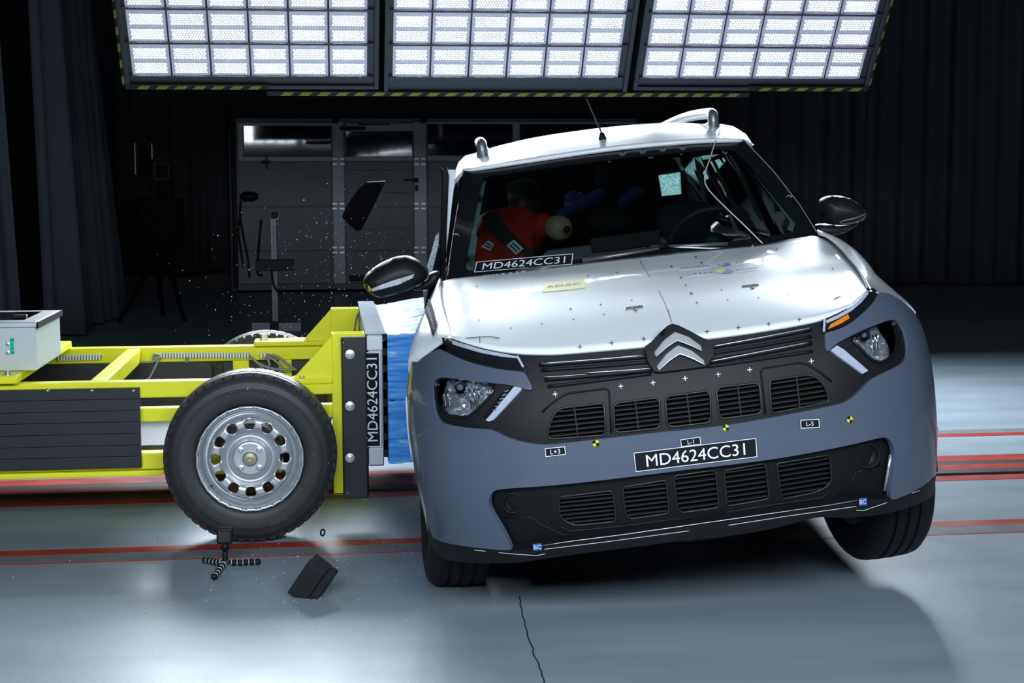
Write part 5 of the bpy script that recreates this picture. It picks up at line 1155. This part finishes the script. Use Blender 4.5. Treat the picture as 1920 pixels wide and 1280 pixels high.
# ================================================================== crash dummies
M_SHIRT = mat('red_shirt', (.42, .014, .012), .75, noise=.25, nscale=20); M_SKIN = mat('dummy_vinyl', (.34, .25, .15), .5, noise=.1, nscale=12)
def body(name, verts, edges, m, parent, sub=2, root=0):
    me = bpy.data.meshes.new(name); me.from_pydata([tuple(v[:3]) for v in verts], edges, []); me.materials.append(m)
    o = link(bpy.data.objects.new(name, me), parent); sk = o.modifiers.new('skin', 'SKIN'); sk.use_smooth_shade = True
    for i, v in enumerate(verts): me.skin_vertices[0].data[i].radius = (v[3], v[4] if len(v) > 4 else v[3]); me.skin_vertices[0].data[i].use_root = (i == root)
    ss = o.modifiers.new('sub', 'SUBSURF'); ss.levels = sub; ss.render_levels = sub; return o
CM = CAR.matrix_world
DM = thing('crash_dummy', 'crash test dummy in a red shirt belted behind the windscreen', 'dummy'); DM.matrix_world = CM
def dp(pts, y, sc=z5): p = sc([pts])[0]; return car(p[0], p[1], y)
neck = dp((455, 640), 1.48); chest = dp((440, 780), 1.40); belly = dp((380, 930), 1.30); hip = V((belly.x, 1.30, belly.z - .18))
shR = dp((600, 700), 1.38); elb = dp((690, 720), 1.30); fist = dp((765, 735), 1.18); shL = dp((280, 760), 1.40); elbL = dp((230, 880), 1.25)
torso = body('torso', [(*hip, .16, .12), (*belly, .15, .12), (*chest, .165, .125), (*neck, .07), (*shR, .065), (*elb, .06), (*shL, .08), (*elbL, .06)], [(0, 1), (1, 2), (2, 3), (2, 4), (4, 5), (2, 6), (6, 7)], M_SHIRT, DM)
hd = dp((520, 560), 1.52); body('head', [(*neck, .05), (hd.x, hd.y, hd.z - .04, .075, .085), (hd.x, hd.y, hd.z + .05, .08, .09), (hd.x, hd.y, hd.z + .10, .05)], [(0, 1), (1, 2), (2, 3)], mat('dark_vinyl', (.03, .024, .02), .5, noise=.1), DM)
arm = body('forearm', [(*elb, .055), (*(elb.lerp(fist, .5)), .062), (*fist, .055)], [(0, 1), (1, 2)], M_SKIN, DM)
obj('elbow_joint', *lathe([(0, -.012), (.010, -.010), (.016, 0), (.010, .004), (0, .004)], 16, 'Y', Matrix.Translation(fist + V((.006, -.058, 0)))), M_DASH, arm, smooth=True)
def strap(pts, y, w_, m, name, parent):
    P = [car(a, b, y) for a, b in z5(pts)]; n = len(P); vs = []
    for i, p in enumerate(P):
        t = (P[min(i + 1, n - 1)] - P[max(i - 1, 0)]).normalized(); nn = V((-t.z, 0, t.x)) * w_; vs += [p - nn, p + nn]
    return obj(name, vs, [(2 * i, 2 * i + 1, 2 * i + 3, 2 * i + 2) for i in range(n - 1)], m, parent, solid=.004)
strap([(300, 640), (340, 700), (420, 790), (500, 870), (560, 930)], 1.235, .032, M_SEAT, 'seat_belt', DM)
for q in ([(265, 842), (305, 800), (342, 826), (318, 864)], [(414, 832), (460, 796), (517, 852), (472, 888)]):
    o = obj('belt_marker', *prism([car(a, b, 1.20) for a, b in z5(q)], (0, .004, 0)), mat('marker_card', (.62, .70, .66), .5, noise=.05), DM)
    C4 = [car(a, b, 1.198) for a, b in z5(q)]; qm = quad_map(C4)
    for k in (.22, .56): obj('marker_bar', [qm(k, .12), qm(k + .18, .12), qm(k + .18, .88), qm(k, .88)], [(0, 1, 2, 3)], M_INK, o)
M_CB = mat('blue_cloth', (.045, .10, .36), .6, noise=.15, nscale=30)
CD = thing('child_dummy', 'child dummy in blue sleeves on the rear seat behind the windscreen', 'dummy'); CD.matrix_world = CM
def cp(a, b, y=2.1): return dp((a, b), y)
c1, c2, c3 = cp(712, 655), cp(860, 590), cp(1000, 505); c4, c5, c6 = cp(1245, 520), cp(1200, 500), cp(1085, 590)
mid = cp(1040, 590, 2.25); low_ = cp(1030, 760, 2.2)
body('body', [(*low_, .14, .1), (*mid, .13, .09)], [(0, 1)], M_SEAT, CD)
for q in ((c3, c2, c1), (c6, c5, c4)): body('sleeve', [(*q[0], .028), (*q[1], .031), (*q[2], .022)], [(0, 1), (1, 2)], M_CB, CD)
obj('head', *lathe([(0, -.09), (.05, -.08), (.075, -.03), (.08, .02), (.06, .07), (0, .09)], 20, 'Z', Matrix.Translation(cp(1040, 430, 2.25))), M_SEAT, CD, smooth=True)
kn = cp(822, 570, 2.2); obj('knee_pad', *lathe([(0, -.055), (.04, -.04), (.055, 0), (.04, .04), (0, .055)], 20, 'Z', Matrix.Translation(kn)), mat('blue_pad', (.05, .06, .28), .25, coat=.4, noise=.1), CD, smooth=True)
